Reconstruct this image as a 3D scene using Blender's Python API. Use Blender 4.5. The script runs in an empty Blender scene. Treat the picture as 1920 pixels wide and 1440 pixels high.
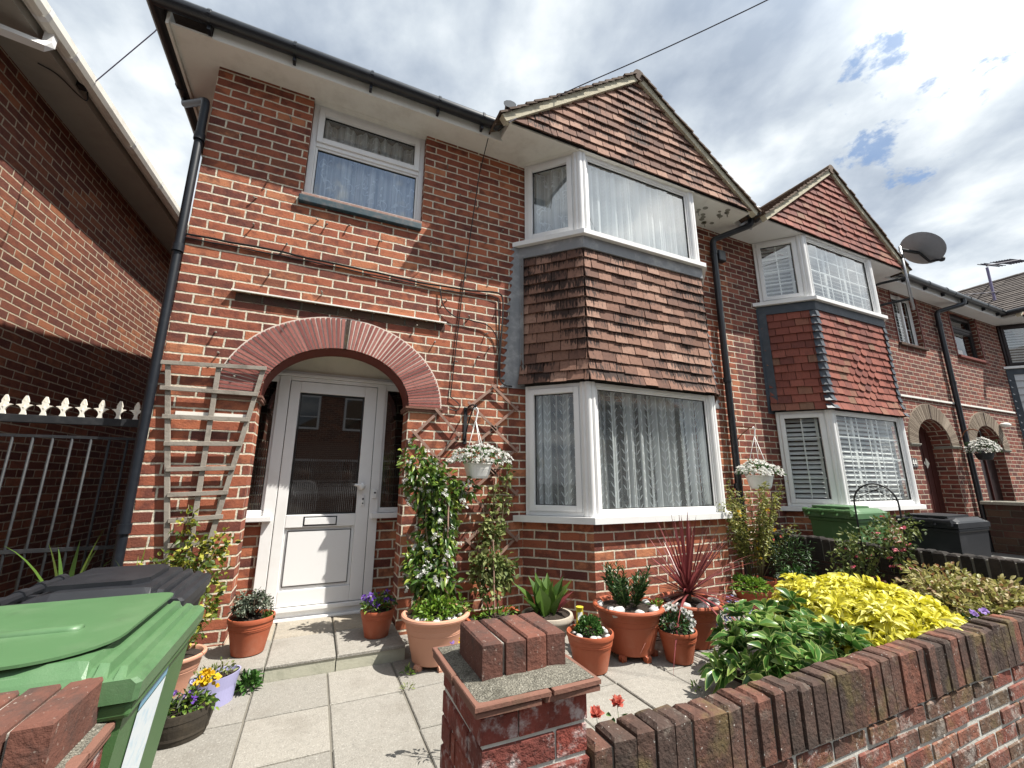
import bpy, math, random
import numpy as np
from mathutils import Vector, Matrix
from mathutils.geometry import tessellate_polygon
R = math.radians
rng = random.Random(7)
nrg = np.random.default_rng(11)
sc = bpy.context.scene
COL = sc.collection

# ------------------------------------------------------------------ camera
PITCH, YAW, ROLL = 0.224450, 0.426103, 0.002876
CAM = Vector((1.1527, -3.9278, 1.26106))
F = Vector((math.sin(YAW)*math.cos(PITCH), math.cos(YAW)*math.cos(PITCH), math.sin(PITCH)))
Rt = Vector((math.cos(YAW), -math.sin(YAW), 0)); Up = Rt.cross(F)
R2 = Rt*math.cos(ROLL)+Up*math.sin(ROLL); U2 = -Rt*math.sin(ROLL)+Up*math.cos(ROLL)
cam = bpy.data.cameras.new('camera'); camo = bpy.data.objects.new('camera', cam); COL.objects.link(camo)
camo.matrix_world = Matrix(((R2.x, U2.x, -F.x, CAM.x), (R2.y, U2.y, -F.y, CAM.y), (R2.z, U2.z, -F.z, CAM.z), (0, 0, 0, 1)))
cam.sensor_width = 36; cam.lens = 789.697/1920*36; cam.clip_start = 0.05; cam.clip_end = 2000
sc.camera = camo
# ------------------------------------------------------------------ light
SUN = Vector((1.33, -1.0, 2.76)).normalized()
ELEV = math.asin(SUN.z)
sl = bpy.data.lights.new('sun', 'SUN'); sl.energy = 5.0; sl.angle = R(0.5); sl.color = (1, .95, .87)
so = bpy.data.objects.new('sun', sl); COL.objects.link(so)
so.rotation_euler = SUN.to_track_quat('Z', 'Y').to_euler(); so.location = (0, 0, 30)
sc.view_settings.view_transform = 'Standard'; sc.view_settings.look = 'None'
sc.view_settings.exposure = 0.95; sc.view_settings.gamma = 1
W = bpy.data.worlds.new('World'); sc.world = W; W.use_nodes = True

# ------------------------------------------------------------------ node helpers
class G:
    def __init__(s, nt): s.nt = nt
    def n(s, typ, ins=None, **kw):
        nd = s.nt.nodes.new('ShaderNode'+typ)
        for k, v in kw.items(): setattr(nd, k, v)
        for k, v in (ins or {}).items():
            if hasattr(v, 'node'): s.nt.links.new(v, nd.inputs[k])
            else:
                try: nd.inputs[k].default_value = v
                except Exception:
                    nd.inputs[k].default_value = tuple(v)+(1,)
        return nd
    def m(s, op, a, b=0.0, c=0.0):
        return s.n('Math', {0: a, 1: b, 2: c}, operation=op).outputs[0]
    def vm(s, op, a, b=(0, 0, 0)):
        return s.n('VectorMath', {0: a, 1: b}, operation=op).outputs[0]
    def noise(s, v, scale, detail=3, rough=.55, dist=0.0):
        return s.n('TexNoise', {'Vector': v, 'Scale': scale, 'Detail': detail, 'Roughness': rough, 'Distortion': dist}).outputs[0]
    def ramp(s, f, stops, interp='LINEAR'):
        nd = s.n('ValToRGB', {0: f}); cr = nd.color_ramp; cr.interpolation = interp
        while len(cr.elements) < len(stops): cr.elements.new(.5)
        for e, (p, c) in zip(cr.elements, stops):
            e.position = p; e.color = (c if hasattr(c, '__len__') else (c, c, c))[:3]+(1,) if hasattr(c, '__len__') else (c, c, c, 1)
        return nd.outputs[0]
    def mix(s, f, a, b, blend='MIX'):
        nd = s.n('Mix', {0: f}, data_type='RGBA', blend_type=blend)
        for i, v in ((6, a), (7, b)):
            if hasattr(v, 'node'): s.nt.links.new(v, nd.inputs[i])
            else: nd.inputs[i].default_value = tuple(v)+(1,)
        return nd.outputs[2]
    def ss(s, x, a, b):
        return s.n('MapRange', {0: x, 1: a, 2: b, 3: 0.0, 4: 1.0}, interpolation_type='SMOOTHSTEP').outputs[0]

MATS = {}
def newmat(name):
    m = bpy.data.materials.new(name); m.use_nodes = True; nt = m.node_tree; nt.nodes.clear()
    g = G(nt); MATS[name] = m
    out = nt.nodes.new('ShaderNodeOutputMaterial'); g.out = out
    return m, g
def principled(g, col, rough=.6, bump=None, bd=.004, bs=.6, spec=.4, metal=0.0, k=.76):
    if k != 1: col = g.mix(1.0, col, (k, k, k), 'MULTIPLY')
    ins = {'Base Color': col, 'Roughness': rough, 'Metallic': metal, 'Specular IOR Level': spec}
    if bump is not None:
        ins['Normal'] = g.n('Bump', {'Strength': bs, 'Distance': bd, 'Height': bump}).outputs[0]
    p = g.n('BsdfPrincipled', ins)
    g.nt.links.new(p.outputs[0], g.out.inputs[0]); return p
def pos(g): return g.n('TexCoord').outputs['Object']
def wpos(g): return g.n('NewGeometry').outputs['Position']
def uvn(g): return g.n('UVMap').outputs[0]
def tint(g): return g.n('Attribute', attribute_name='tint').outputs['Fac']

# ------------------------------------------------------------------ world: sky with broken cloud
def build_world():
    nt = W.node_tree; nt.nodes.clear(); g = G(nt)
    out = nt.nodes.new('ShaderNodeOutputWorld')
    sky = g.n('TexSky', sky_type='NISHITA', sun_disc=False, sun_elevation=ELEV, sun_rotation=math.atan2(SUN.x, SUN.y), air_density=1.0, dust_density=.6)
    d = g.n('TexCoord').outputs['Generated']
    x, y, z = g.n('SeparateXYZ', {0: d}).outputs
    zz = g.m('ADD', g.m('MAXIMUM', z, 0.0), .22)
    px = g.m('DIVIDE', x, zz); py = g.m('DIVIDE', y, zz)
    p = g.n('CombineXYZ', {0: px, 1: py, 2: 0.0}).outputs[0]
    mp = g.n('Mapping', {0: p, 'Rotation': (0, 0, R(28)), 'Scale': (1.0, .86, 1)}).outputs[0]
    n1 = g.noise(mp, 2.7, 7, .52, .1)
    n2 = g.noise(g.vm('ADD', mp, (3.1, 7.7, 0)), 4.6, 7, .55, .2)
    n3 = g.noise(g.vm('ADD', mp, (9.1, 1.7, 0)), .8, 3, .5)
    s = g.m('ADD', g.m('MULTIPLY', n1, .6), g.m('ADD', g.m('MULTIPLY', n2, .28), g.m('MULTIPLY', n3, .22)))
    cl = g.ramp(s, [(.44, (3.4, 4.0, 4.9)), (.50, (4.6, 5.2, 6.0)), (.55, (5.9, 6.5, 7.1)), (.60, (7.6, 8.1, 8.5)), (.66, (9.8, 10.1, 10.2))])
    # gaps: thin spots let the blue through, mostly one ragged rift
    dv = Vector(RIFT)
    dt = g.n('VectorMath', {0: d, 1: dv[:]}, operation='DOT_PRODUCT').outputs[1]
    near = g.ss(dt, .984, .9992)
    blue = g.ss(g.n('VectorMath', {0: d, 1: tuple(Vector((.10, -.79, .62)).normalized())}, operation='DOT_PRODUCT').outputs[1], .90, .99)
    n4 = g.noise(g.vm('ADD', p, (2.3, 4.9, 0)), 6.5, 8, .62, .2)
    gap = g.m('MULTIPLY', g.ss(g.m('ADD', n4, g.m('ADD', g.m('MULTIPLY', near, .165), g.m('MULTIPLY', blue, .30))), .70, .785), .8)
    skyc = g.mix(.6, sky.outputs[0], (2.2, 3.6, 6.2))
    col = g.mix(gap, cl, skyc)
    glow = g.ss(g.n('VectorMath', {0: d, 1: tuple(SUN)}, operation='DOT_PRODUCT').outputs[1], .70, 1.0)
    col = g.mix(glow, col, g.mix(1.0, col, (2.2, 2.15, 2.05), 'MULTIPLY'))
    hz = g.ss(z, 0.0, .10)
    col = g.mix(hz, (6.0, 6.4, 6.8), col)
    bg = g.n('Background', {0: col, 1: .064})
    nt.links.new(bg.outputs[0], out.inputs[0])
RIFT = (F + R2*((1700-960)/789.7) - U2*((205-720)/789.7)).normalized()
build_world()

# ------------------------------------------------------------------ materials
def brick_mat(name, stops, mortar, W_=.252, H_=.084, mj=.0125, u0=0.0, v0=.03, dark=.35, bond=.5, stain=None, bd=.008):
    m, g = newmat(name)
    uv = uvn(g)
    u, v, _ = g.n('SeparateXYZ', {0: uv}).outputs
    wob = g.n('TexNoise', {'Vector': uv, 'Scale': 7.0, 'Detail': 2.0}).outputs[1]
    wx, wy, _w = g.n('SeparateXYZ', {0: wob}).outputs
    u = g.m('ADD', u, g.m('MULTIPLY', g.m('SUBTRACT', wx, .5), .014))
    v = g.m('ADD', v, g.m('MULTIPLY', g.m('SUBTRACT', wy, .5), .012))
    r = g.m('DIVIDE', g.m('SUBTRACT', v, v0), H_); row = g.m('FLOOR', r); fr = g.m('FRACT', r)
    par = g.m('FLOORED_MODULO', row, 2.0)
    jit = g.n('TexWhiteNoise', {'W': row}, noise_dimensions='1D').outputs[0]
    c = g.m('ADD', g.m('DIVIDE', g.m('SUBTRACT', u, u0), W_), g.m('ADD', g.m('MULTIPLY', par, bond), g.m('MULTIPLY', jit, .05)))
    colm = g.m('FLOOR', c); fc = g.m('FRACT', c)
    du = g.m('MULTIPLY', g.m('MINIMUM', fc, g.m('SUBTRACT', 1.0, fc)), W_)
    dv = g.m('MULTIPLY', g.m('MINIMUM', fr, g.m('SUBTRACT', 1.0, fr)), H_)
    rough = g.noise(uv, 55, 3, .6)
    d = g.m('ADD', g.m('MINIMUM', du, dv), g.m('MULTIPLY', g.m('SUBTRACT', rough, .5), .007))
    mask = g.ss(d, mj/2-.0015, mj/2+.003)
    cell = g.n('CombineXYZ', {0: row, 1: colm, 2: 0.0}).outputs[0]
    wn = g.n('TexWhiteNoise', {'Vector': cell}, noise_dimensions='3D')
    rc = g.ramp(wn.outputs[0], stops)
    w2 = g.n('SeparateColor', {0: wn.outputs[1]}).outputs[1]
    # burnt patches inside a brick
    pn = g.noise(g.vm('ADD', uv, g.vm('MULTIPLY', cell, (3.1, 7.3, 0))), 9, 4, .6)
    patch = g.m('MULTIPLY', g.ss(g.m('ADD', pn, g.m('MULTIPLY', w2, .25)), .50, .80), dark*2)
    rc = g.mix(patch, rc, (.085, .03, .03))
    fine = g.noise(uv, 140, 3, .7)
    rc = g.mix(g.m('MULTIPLY', g.ss(fine, .5, .75), .35), rc, (.45, .22, .14))
    rc = g.mix(g.m('MULTIPLY', g.ss(fine, .5, .25), .5), rc, (.07, .025, .02))
    mn = g.noise(uv, 30, 4, .7)
    mc = g.mix(g.ss(mn, .35, .65), mortar, tuple(k*.72 for k in mortar))
    col = g.mix(mask, mc, rc)
    if stain:
        sn = g.noise(wpos(g), stain[1], 5, .65)
        col = g.mix(g.m('MULTIPLY', g.ss(sn, stain[2], stain[3]), stain[4]), col, stain[0])
    h = g.m('ADD', g.m('MULTIPLY', mask, .8), g.m('MULTIPLY', rough, .45))
    principled(g, col, .88, h, bd, .9, .25)
    return m
brick_mat('brick_red', [(0, (.21, .072, .05)), (.2, (.32, .096, .06)), (.55, (.44, .138, .074)), (.85, (.52, .178, .09)), (1, (.60, .25, .125))], (.86, .78, .62), stain=((.13, .065, .05), 1.4, .52, .74, .26))
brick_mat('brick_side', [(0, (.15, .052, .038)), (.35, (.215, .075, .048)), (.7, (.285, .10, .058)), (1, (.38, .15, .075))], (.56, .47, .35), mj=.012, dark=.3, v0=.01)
brick_mat('brick_brown', [(0, (.14, .052, .042)), (.35, (.22, .066, .05)), (.7, (.29, .085, .06)), (1, (.37, .14, .09))], (.62, .54, .42), dark=.35)
brick_mat('brick_garden', [(0, (.10, .05, .045)), (.3, (.22, .065, .05)), (.6, (.30, .07, .05)), (1, (.38, .12, .08))], (.52, .52, .47), W_=.258, H_=.090, mj=.018, v0=-.03, u0=.06, dark=.4, stain=((.62, .60, .56), 16, .56, .72, .6), bd=.012)
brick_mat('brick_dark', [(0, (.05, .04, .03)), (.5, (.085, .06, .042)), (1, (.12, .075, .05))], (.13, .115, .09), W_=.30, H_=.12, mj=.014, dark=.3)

def tinted(name, stops, rough=.7, nscale=20, namt=.35, bd=.003, bs=.5, spec=.3, extra=None, bscale=90):
    m, g = newmat(name); p = pos(g)
    c = g.ramp(tint(g), stops)
    n = g.noise(p, nscale, 4, .6)
    c = g.mix(g.m('MULTIPLY', g.ss(n, .42, .7), namt), c, tuple(x*.45 for x in stops[0][1]))
    if extra: c = extra(g, p, c)
    h = g.noise(p, bscale, 3, .6)
    principled(g, c, rough, h, bd, bs, spec); return m
def plain(name, col, rough=.5, nscale=12, namt=.15, bd=None, spec=.4, metal=0.0, bscale=80, dirt=None):
    m, g = newmat(name); p = pos(g)
    n = g.noise(p, nscale, 5, .6)
    c = g.mix(g.m('MULTIPLY', g.ss(n, .45, .75), namt), col, dirt or tuple(x*.5 for x in col))
    h = g.noise(p, bscale, 3, .6) if bd else None
    principled(g, c, rough, h, bd or .002, .5, spec, metal, 1.0 if ('white' in name or 'cream' in name or 'iron' in name or 'plastic' in name or name in ('sticker', 'pebble', 'lead')) else .76); return m

# hanging tiles: clay, with black growth running down from the lap above
def streaks(amt, dcol=(.030, .022, .02), z0=None, pitch=.1):
    def f(g, p, c):
        uv = uvn(g); u, v, _ = g.n('SeparateXYZ', {0: uv}).outputs
        q = g.n('CombineXYZ', {0: g.m('MULTIPLY', u, 55.0), 1: g.m('MULTIPLY', v, 9.0), 2: 0.0}).outputs[0]
        s = g.noise(q, 1.0, 4, .6)
        big = g.noise(p, 2.2, 3, .5)
        k = g.m('ADD', s, g.m('MULTIPLY', g.m('SUBTRACT', big, .5), 1.0))
        if z0 is not None:
            fr_ = g.m('FRACT', g.m('DIVIDE', g.m('SUBTRACT', v, z0), pitch)); k = g.m('ADD', k, g.m('MULTIPLY', g.m('SUBTRACT', fr_, .55), .26))
        return g.mix(g.m('MULTIPLY', g.ss(k, .50, .64), amt), c, dcol)
    return f
tinted('tile_old', [(0, (.16, .085, .064)), (.4, (.26, .14, .10)), (.75, (.36, .20, .145)), (1, (.45, .275, .205))], .88, 30, .3, extra=streaks(.9, z0=2.235, pitch=.1135))
tinted('tile_gable', [(0, (.16, .082, .06)), (.4, (.26, .135, .096)), (.75, (.35, .19, .135)), (1, (.44, .265, .195))], .88, 30, .3, extra=streaks(.85, z0=4.945, pitch=.115))
tinted('tile_red', [(0, (.19, .062, .048)), (.4, (.28, .085, .06)), (.8, (.36, .115, .08)), (1, (.27, .15, .095))], .8, 30, .2, extra=streaks(.22))
tinted('tile_roof', [(0, (.11, .075, .055)), (.5, (.16, .11, .08)), (1, (.22, .16, .11))], .9, 25, .4)
tinted('tile_grey', [(0, (.10, .085, .08)), (.5, (.14, .12, .11)), (1, (.18, .155, .14))], .9, 25, .3)
tinted('arch_red', [(0, (.26, .085, .075)), (.5, (.36, .125, .105)), (1, (.45, .19, .16))], .8, 40, .3)
tinted('arch_buff', [(0, (.22, .17, .13)), (.5, (.31, .25, .19)), (1, (.40, .33, .26))], .85, 30, .25)
def limestain(g, p, c):
    n = g.noise(p, 11, 5, .7); c = g.mix(g.m('MULTIPLY', g.ss(n, .56, .74), .5), c, (.36, .32, .27))
    n = g.noise(g.vm('ADD', p, (2, 8, 1)), 4, 5, .7); c = g.mix(g.m('MULTIPLY', g.ss(n, .48, .64), .6), c, (.05, .04, .034))
    n = g.noise(p, 70, 3, .7); c = g.mix(g.m('MULTIPLY', g.ss(n, .66, .72), .8), c, (.62, .60, .55))
    n = g.noise(g.vm('ADD', p, (5, 3, 1)), 5, 4, .6); return g.mix(g.m('MULTIPLY', g.ss(n, .52, .7), .5), c, (.19, .15, .055))
tinted('coping_brick', [(0, (.07, .047, .039)), (.5, (.105, .063, .049)), (.85, (.145, .07, .051)), (1, (.25, .095, .062))], .94, 14, .5, bd=.009, bs=.9, extra=limestain, bscale=45)
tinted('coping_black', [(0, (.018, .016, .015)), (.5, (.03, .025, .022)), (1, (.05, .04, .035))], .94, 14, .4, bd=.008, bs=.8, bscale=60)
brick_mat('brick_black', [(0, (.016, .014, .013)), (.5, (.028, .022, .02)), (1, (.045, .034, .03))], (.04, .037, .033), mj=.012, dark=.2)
def soot(g, p, c):
    n = g.noise(p, 7, 5, .7); c = g.mix(g.m('MULTIPLY', g.ss(n, .44, .64), .7), c, (.065, .048, .042))
    n = g.noise(p, 60, 3, .7); return g.mix(g.m('MULTIPLY', g.ss(n, .64, .70), .6), c, (.42, .36, .31))
tinted('capping_brick', [(0, (.12, .058, .046)), (.5, (.165, .07, .05)), (1, (.23, .09, .062))], .93, 10, .4, extra=soot, bd=.005, bs=.8, bscale=70)
def aggregate(g, p, c):
    n = g.noise(p, 95, 3, .75); c = g.mix(g.m('MULTIPLY', g.ss(n, .56, .68), .42), c, (.15, .14, .125))
    n = g.noise(g.vm('ADD', p, (7, 2, 0)), 80, 2, .6); c = g.mix(g.m('MULTIPLY', g.ss(n, .56, .68), .30), c, (.58, .56, .51))
    n = g.noise(p, 3.2, 5, .65); return g.mix(g.m('MULTIPLY', g.ss(n, .48, .72), .42), c, (.21, .19, .16))
tinted('paving', [(0, (.29, .275, .245)), (.5, (.33, .312, .278)), (.8, (.365, .342, .302)), (1, (.43, .375, .29))], .92, 30, .2, bd=.006, bs=.9, bscale=110, extra=aggregate)
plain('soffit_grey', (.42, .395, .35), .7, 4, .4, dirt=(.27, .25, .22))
plain('pvc_white', (.74, .74, .735), .32, 4, .30, dirt=(.58, .57, .53))
plain('pvc_cream', (.72, .70, .64), .5, 6, .45, dirt=(.46, .42, .36))
plain('soffit_white', (.74, .73, .68), .6, 4, .4, dirt=(.42, .39, .34))
plain('black_plastic', (.012, .014, .018), .32, 9, .2, spec=.5, dirt=(.06, .06, .07))
plain('navy_pipe', (.009, .012, .018), .45, 14, .3, spec=.3, dirt=(.03, .036, .047))
plain('black_iron', (.012, .014, .017), .65, 25, .4, dirt=(.05, .05, .05))
def scuffed(lt, dk):
    def f(g, p, c):
        for rot, sd in ((.4, 0), (-.7, 5), (1.3, 9)):
            q = g.n('Mapping', {0: p, 'Rotation': (0, 0, rot), 'Scale': (5, 110, 110), 'Location': (sd, sd, 0)}).outputs[0]
            c = g.mix(g.m('MULTIPLY', g.ss(g.noise(q, 1.0, 3, .6), .66, .74), .35), c, lt)
        n = g.noise(p, 3.0, 6, .7); c = g.mix(g.m('MULTIPLY', g.ss(n, .46, .70), .40), c, lt)
        n = g.noise(g.vm('ADD', p, (4, 1, 2)), 6.0, 6, .75); return g.mix(g.m('MULTIPLY', g.ss(n, .54, .72), .45), c, dk)
    return f
tinted('bin_green', [(0, (.085, .19, .08)), (1, (.095, .20, .09))], .42, 5, .1, bd=.0012, bs=.4, spec=.4, bscale=240, extra=scuffed((.17, .27, .15), (.055, .10, .05)))
tinted('bin_black', [(0, (.016, .018, .023)), (1, (.02, .022, .027))], .48, 5, .1, bd=.001, bs=.4, bscale=240, extra=scuffed((.06, .062, .07), (.012, .012, .013)))
tinted('bin_green_body', [(0, (.07, .165, .055)), (1, (.075, .17, .06))], .5, 5, .1, bd=.0012, bs=.4, bscale=240, extra=scuffed((.15, .24, .12), (.05, .09, .045)))
plain('lead', (.20, .205, .215), .5, 5, .8, dirt=(.44, .44, .435), bd=.004, bscale=25)
plain('lead_dark', (.055, .07, .09), .55, 9, .5, dirt=(.14, .15, .17), bd=.004, bscale=25)
plain('render_cream', (.80, .76, .65), .9, 4, .3, bd=.003, dirt=(.5, .46, .38))
plain('verge_mortar', (.62, .57, .43), .95, 14, .45, bd=.008, dirt=(.34, .30, .22), bscale=40)
plain('concrete', (.34, .33, .28), .95, 45, .5, bd=.01, dirt=(.16, .15, .12), bscale=120)
def gravel(g, p, c):
    n = g.noise(p, 190, 2, .7); c = g.mix(g.m('MULTIPLY', g.ss(n, .50, .58), .8), c, (.10, .095, .08))
    n = g.noise(g.vm('ADD', p, (3, 5, 0)), 150, 2, .7); c = g.mix(g.m('MULTIPLY', g.ss(n, .56, .64), .8), c, (.50, .48, .40))
    n = g.noise(p, 9, 5, .7); return g.mix(g.m('MULTIPLY', g.ss(n, .46, .62), .65), c, (.085, .08, .06))
tinted('lichen_concrete', [(0, (.27, .255, .205)), (1, (.30, .28, .23))], .98, 30, .4, bd=.016, bs=1.0, bscale=160, extra=gravel)
plain('riser', (.50, .49, .39), .95, 9, .4, bd=.004, dirt=(.24, .25, .19), bscale=60)
plain('arch_mortar', (.78, .68, .60), .95, 30, .4, dirt=(.55, .45, .38))
plain('mortar', (.50, .48, .42), .97, 40, .5, bd=.006, dirt=(.25, .24, .21))
plain('mortar_lime', (.60, .59, .54), .97, 30, .5, bd=.008, dirt=(.30, .29, .25), bscale=60)
plain('joint_sand', (.20, .185, .155), .97, 40, .4, bd=.004, dirt=(.11, .10, .085))
plain('mortar_dark', (.17, .16, .14), .97, 40, .5, bd=.006, dirt=(.09, .085, .08))
plain('creasing', (.22, .105, .075), .92, 10, .85, bd=.005, dirt=(.16, .09, .06))
plain('asphalt', (.06, .06, .062), .95, 60, .5, bd=.004)
plain('footway', (.19, .185, .175), .95, 40, .4, bd=.004)
plain('soil', (.035, .024, .017), .98, 30, .5, bd=.02, bscale=70)
plain('blue_sill', (.025, .062, .082), .6, 16, .5, bd=.003, dirt=(.20, .16, .15))
plain('flaky_paint', (.36, .22, .18), .8, 26, .6, bd=.003, dirt=(.6, .55, .5))
plain('old_wood', (.34, .305, .26), .9, 12, .6, bd=.004, dirt=(.13, .11, .09), bscale=50)
plain('brown_wood', (.36, .225, .175), .85, 12, .5, bd=.003, dirt=(.12, .065, .05))
plain('iron_white', (.74, .72, .64), .6, 30, .4, dirt=(.46, .36, .20))
plain('terracotta', (.42, .108, .05), .55, 5, .5, bd=.0015, dirt=(.50, .24, .16), spec=.3)
plain('terracotta_pale', (.64, .33, .225), .65, 5, .5, bd=.0015, dirt=(.55, .27, .18), spec=.3)
plain('stone_pot', (.50, .44, .36), .9, 12, .4, bd=.003, dirt=(.33, .28, .22))
plain('grey_pot', (.09, .095, .10), .6, 12, .4, dirt=(.16, .16, .16))
plain('lilac_metal', (.42, .41, .66), .45, 5, .15, dirt=(.36, .35, .56))
plain('barrel', (.045, .036, .026), .7, 14, .5, bd=.004, dirt=(.09, .07, .045), bscale=40)
plain('pebble', (.46, .455, .44), .5, 12, .25, dirt=(.5, .49, .46))
plain('white_pot', (.78, .78, .76), .4, 8, .1)
plain('red_door', (.075, .02, .016), .45, 8, .3)
plain('dark_frame', (.022, .012, .012), .4, 8, .3)
plain('red_wood', (.20, .045, .03), .6, 14, .4)
plain('dish_grey', (.30, .34, .40), .5, 12, .2)
plain('steel', (.45, .46, .48), .35, 20, .3, metal=.6)
plain('wire', (.05, .045, .07), .6)
plain('wire_violet', (.19, .17, .30), .6)
plain('cable_black', (.012, .012, .012), .5)
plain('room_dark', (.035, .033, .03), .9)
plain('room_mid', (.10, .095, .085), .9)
plain('number_plate', (.10, .10, .10), .5); plain('off_white', (.75, .74, .70), .6); plain('rust', (.25, .10, .05), .9)
plain('sticker', (.62, .68, .72), .5, 22, .6, dirt=(.30, .50, .66)); plain('sticker_blue', (.20, .42, .60), .5)
plain('stem', (.16, .13, .07), .8); plain('stem_green', (.13, .20, .05), .7); plain('bark', (.13, .09, .06), .9)
plain('yellow_label', (.75, .60, .05), .5); plain('skin', (.42, .24, .17), .6); plain('white_cloth', (.75, .75, .76), .8, 20, .1)
plain('blue_cloth', (.05, .07, .13), .8); plain('hair_grey', (.25, .23, .21), .7); plain('pot_purple', (.1, .05, .05), .6)
plain('cladding', (.62, .64, .66), .5, 6, .15)

def leafmat(name, stops, rough=.45, trans=.35, spec=.4, edge=None):
    m, g = newmat(name)
    c = g.ramp(tint(g), stops)
    c = g.mix(1.0, c, (.84, .84, .84), 'MULTIPLY')
    if edge:
        e_ = g.n('Attribute', attribute_name='edge').outputs['Fac']
        c = g.mix(g.m('MULTIPLY', g.ss(g.m('ADD', e_, g.m('MULTIPLY', g.noise(pos(g), 40, 2), .25)), .86, 1.0), .75), c, edge)
    c = g.mix(g.m('MULTIPLY', g.noise(pos(g), 60, 2, .5), .35), c, tuple(x*.5 for x in stops[0][1]))
    p = g.n('BsdfPrincipled', {'Base Color': c, 'Roughness': rough, 'Specular IOR Level': spec})
    t = g.n('BsdfTranslucent', {0: c})
    mx = g.n('MixShader', {0: trans, 1: p.outputs[0], 2: t.outputs[0]})
    g.nt.links.new(mx.outputs[0], g.out.inputs[0]); return m
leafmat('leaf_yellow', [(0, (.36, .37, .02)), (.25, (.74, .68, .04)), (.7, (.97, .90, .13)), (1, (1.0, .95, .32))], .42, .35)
leafmat('leaf_aucuba', [(0, (.04, .12, .022)), (.6, (.085, .22, .04)), (.85, (.15, .31, .06)), (1, (.34, .45, .10))], .30, .3, .4, edge=(.48, .56, .20))
leafmat('leaf_jasmine', [(0, (.03, .075, .015)), (.45, (.09, .18, .03)), (.75, (.20, .31, .05)), (1, (.38, .45, .08))], .35, .3, .45)
leafmat('leaf_clematis', [(0, (.10, .14, .04)), (.5, (.22, .28, .08)), (1, (.42, .44, .18))], .6, .35)
leafmat('leaf_privet', [(0, (.05, .09, .015)), (.45, (.15, .21, .03)), (.75, (.42, .42, .05)), (1, (.70, .64, .14))], .45, .35)
leafmat('leaf_grey', [(0, (.05, .075, .045)), (.5, (.13, .16, .11)), (1, (.30, .32, .24))], .6, .2)
leafmat('leaf_lily', [(0, (.018, .05, .015)), (.6, (.035, .09, .025)), (1, (.09, .17, .05))], .35, .2)
leafmat('leaf_hosta', [(0, (.06, .13, .025)), (.6, (.12, .22, .04)), (1, (.25, .36, .08))], .35, .35)
leafmat('leaf_parsley', [(0, (.07, .16, .015)), (.6, (.16, .30, .03)), (1, (.30, .42, .06))], .5, .35)
leafmat('leaf_mound', [(0, (.025, .08, .015)), (.6, (.06, .16, .03)), (1, (.13, .26, .06))], .4, .25)
leafmat('leaf_kerria', [(0, (.10, .13, .025)), (.5, (.24, .26, .06)), (1, (.44, .40, .10))], .5, .35)
leafmat('leaf_fuchsia', [(0, (.05, .08, .02)), (.5, (.11, .16, .04)), (1, (.27, .30, .09))], .5, .3)
leafmat('leaf_pieris', [(0, (.30, .13, .07)), (.25, (.20, .23, .05)), (.6, (.38, .40, .11)), (.85, (.62, .56, .24)), (1, (.72, .58, .38))], .5, .35)
leafmat('leaf_cordyline', [(0, (.16, .035, .04)), (.5, (.30, .07, .075)), (.85, (.42, .14, .13)), (1, (.55, .36, .28))], .4, .25)
leafmat('petal_white', [(0, (.80, .80, .76)), (1, (.93, .93, .90))], .6, .45)
leafmat('petal_purple', [(0, (.10, .03, .30)), (.6, (.20, .08, .50)), (1, (.45, .30, .70))], .6, .3)
leafmat('petal_yellow', [(0, (.62, .36, .01)), (1, (.85, .60, .02))], .6, .3)
leafmat('petal_red', [(0, (.68, .12, .09)), (1, (.90, .36, .27))], .6, .3)
leafmat('petal_pink', [(0, (.50, .05, .10)), (.6, (.65, .15, .2)), (1, (.8, .5, .5))], .6, .3)
leafmat('petal_blue', [(0, (.22, .24, .55)), (1, (.45, .48, .75))], .6, .3)

def schlick(g):
    ge = g.n('NewGeometry'); c = g.m('ABSOLUTE', g.n('VectorMath', {0: ge.outputs['Normal'], 1: ge.outputs['Incoming']}, operation='DOT_PRODUCT').outputs[1])
    return g.m('ADD', .04, g.m('MULTIPLY', .96, g.m('POWER', g.m('SUBTRACT', 1.0, c), 5.0)))
def glass(name, tintc=(.9, .93, .92), boost=1.0, base=.03):
    m, g = newmat(name)
    fr = schlick(g)
    f = g.m('MINIMUM', g.m('ADD', g.m('MULTIPLY', fr, boost), base), 1.0)
    t = g.n('BsdfTransparent', {0: tintc}); gl = g.n('BsdfGlossy', {0: (1, 1, 1), 'Roughness': .006})
    nm = g.n('Bump', {'Strength': .06, 'Distance': .02, 'Height': g.noise(wpos(g), 2.2, 2, .5)}).outputs[0]
    g.nt.links.new(nm, gl.inputs['Normal'])
    mx = g.n('MixShader', {0: f, 1: t.outputs[0], 2: gl.outputs[0]})
    g.nt.links.new(mx.outputs[0], g.out.inputs[0])
glass('glass', boost=1.3, base=.02)
glass('glass_sky', boost=2.2, base=.12)
def reeded():
    m, g = newmat('glass_reeded')
    u, v, _ = g.n('SeparateXYZ', {0: uvn(g)}).outputs
    w = g.m('SINE', g.m('MULTIPLY', u, 380.0))
    on = g.ss(v, 1.62, 1.56)
    nm = g.n('Bump', {'Strength': g.m('MULTIPLY', on, .10), 'Distance': .002, 'Height': w}).outputs[0]
    fr = schlick(g)
    f = g.m('ADD', .11, fr)
    d = g.n('BsdfDiffuse', {0: (.010, .009, .008)}); gl = g.n('BsdfGlossy', {0: (1, 1, 1), 'Roughness': .02, 'Normal': nm})
    rl = g.n('BsdfDiffuse', {0: g.mix(g.m('MULTIPLY', on, g.ss(w, .0, .9)), (.008, .008, .007), (.035, .033, .03))})
    mx = g.n('MixShader', {0: f, 1: rl.outputs[0], 2: gl.outputs[0]})
    g.nt.links.new(mx.outputs[0], g.out.inputs[0])
reeded()
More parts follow.
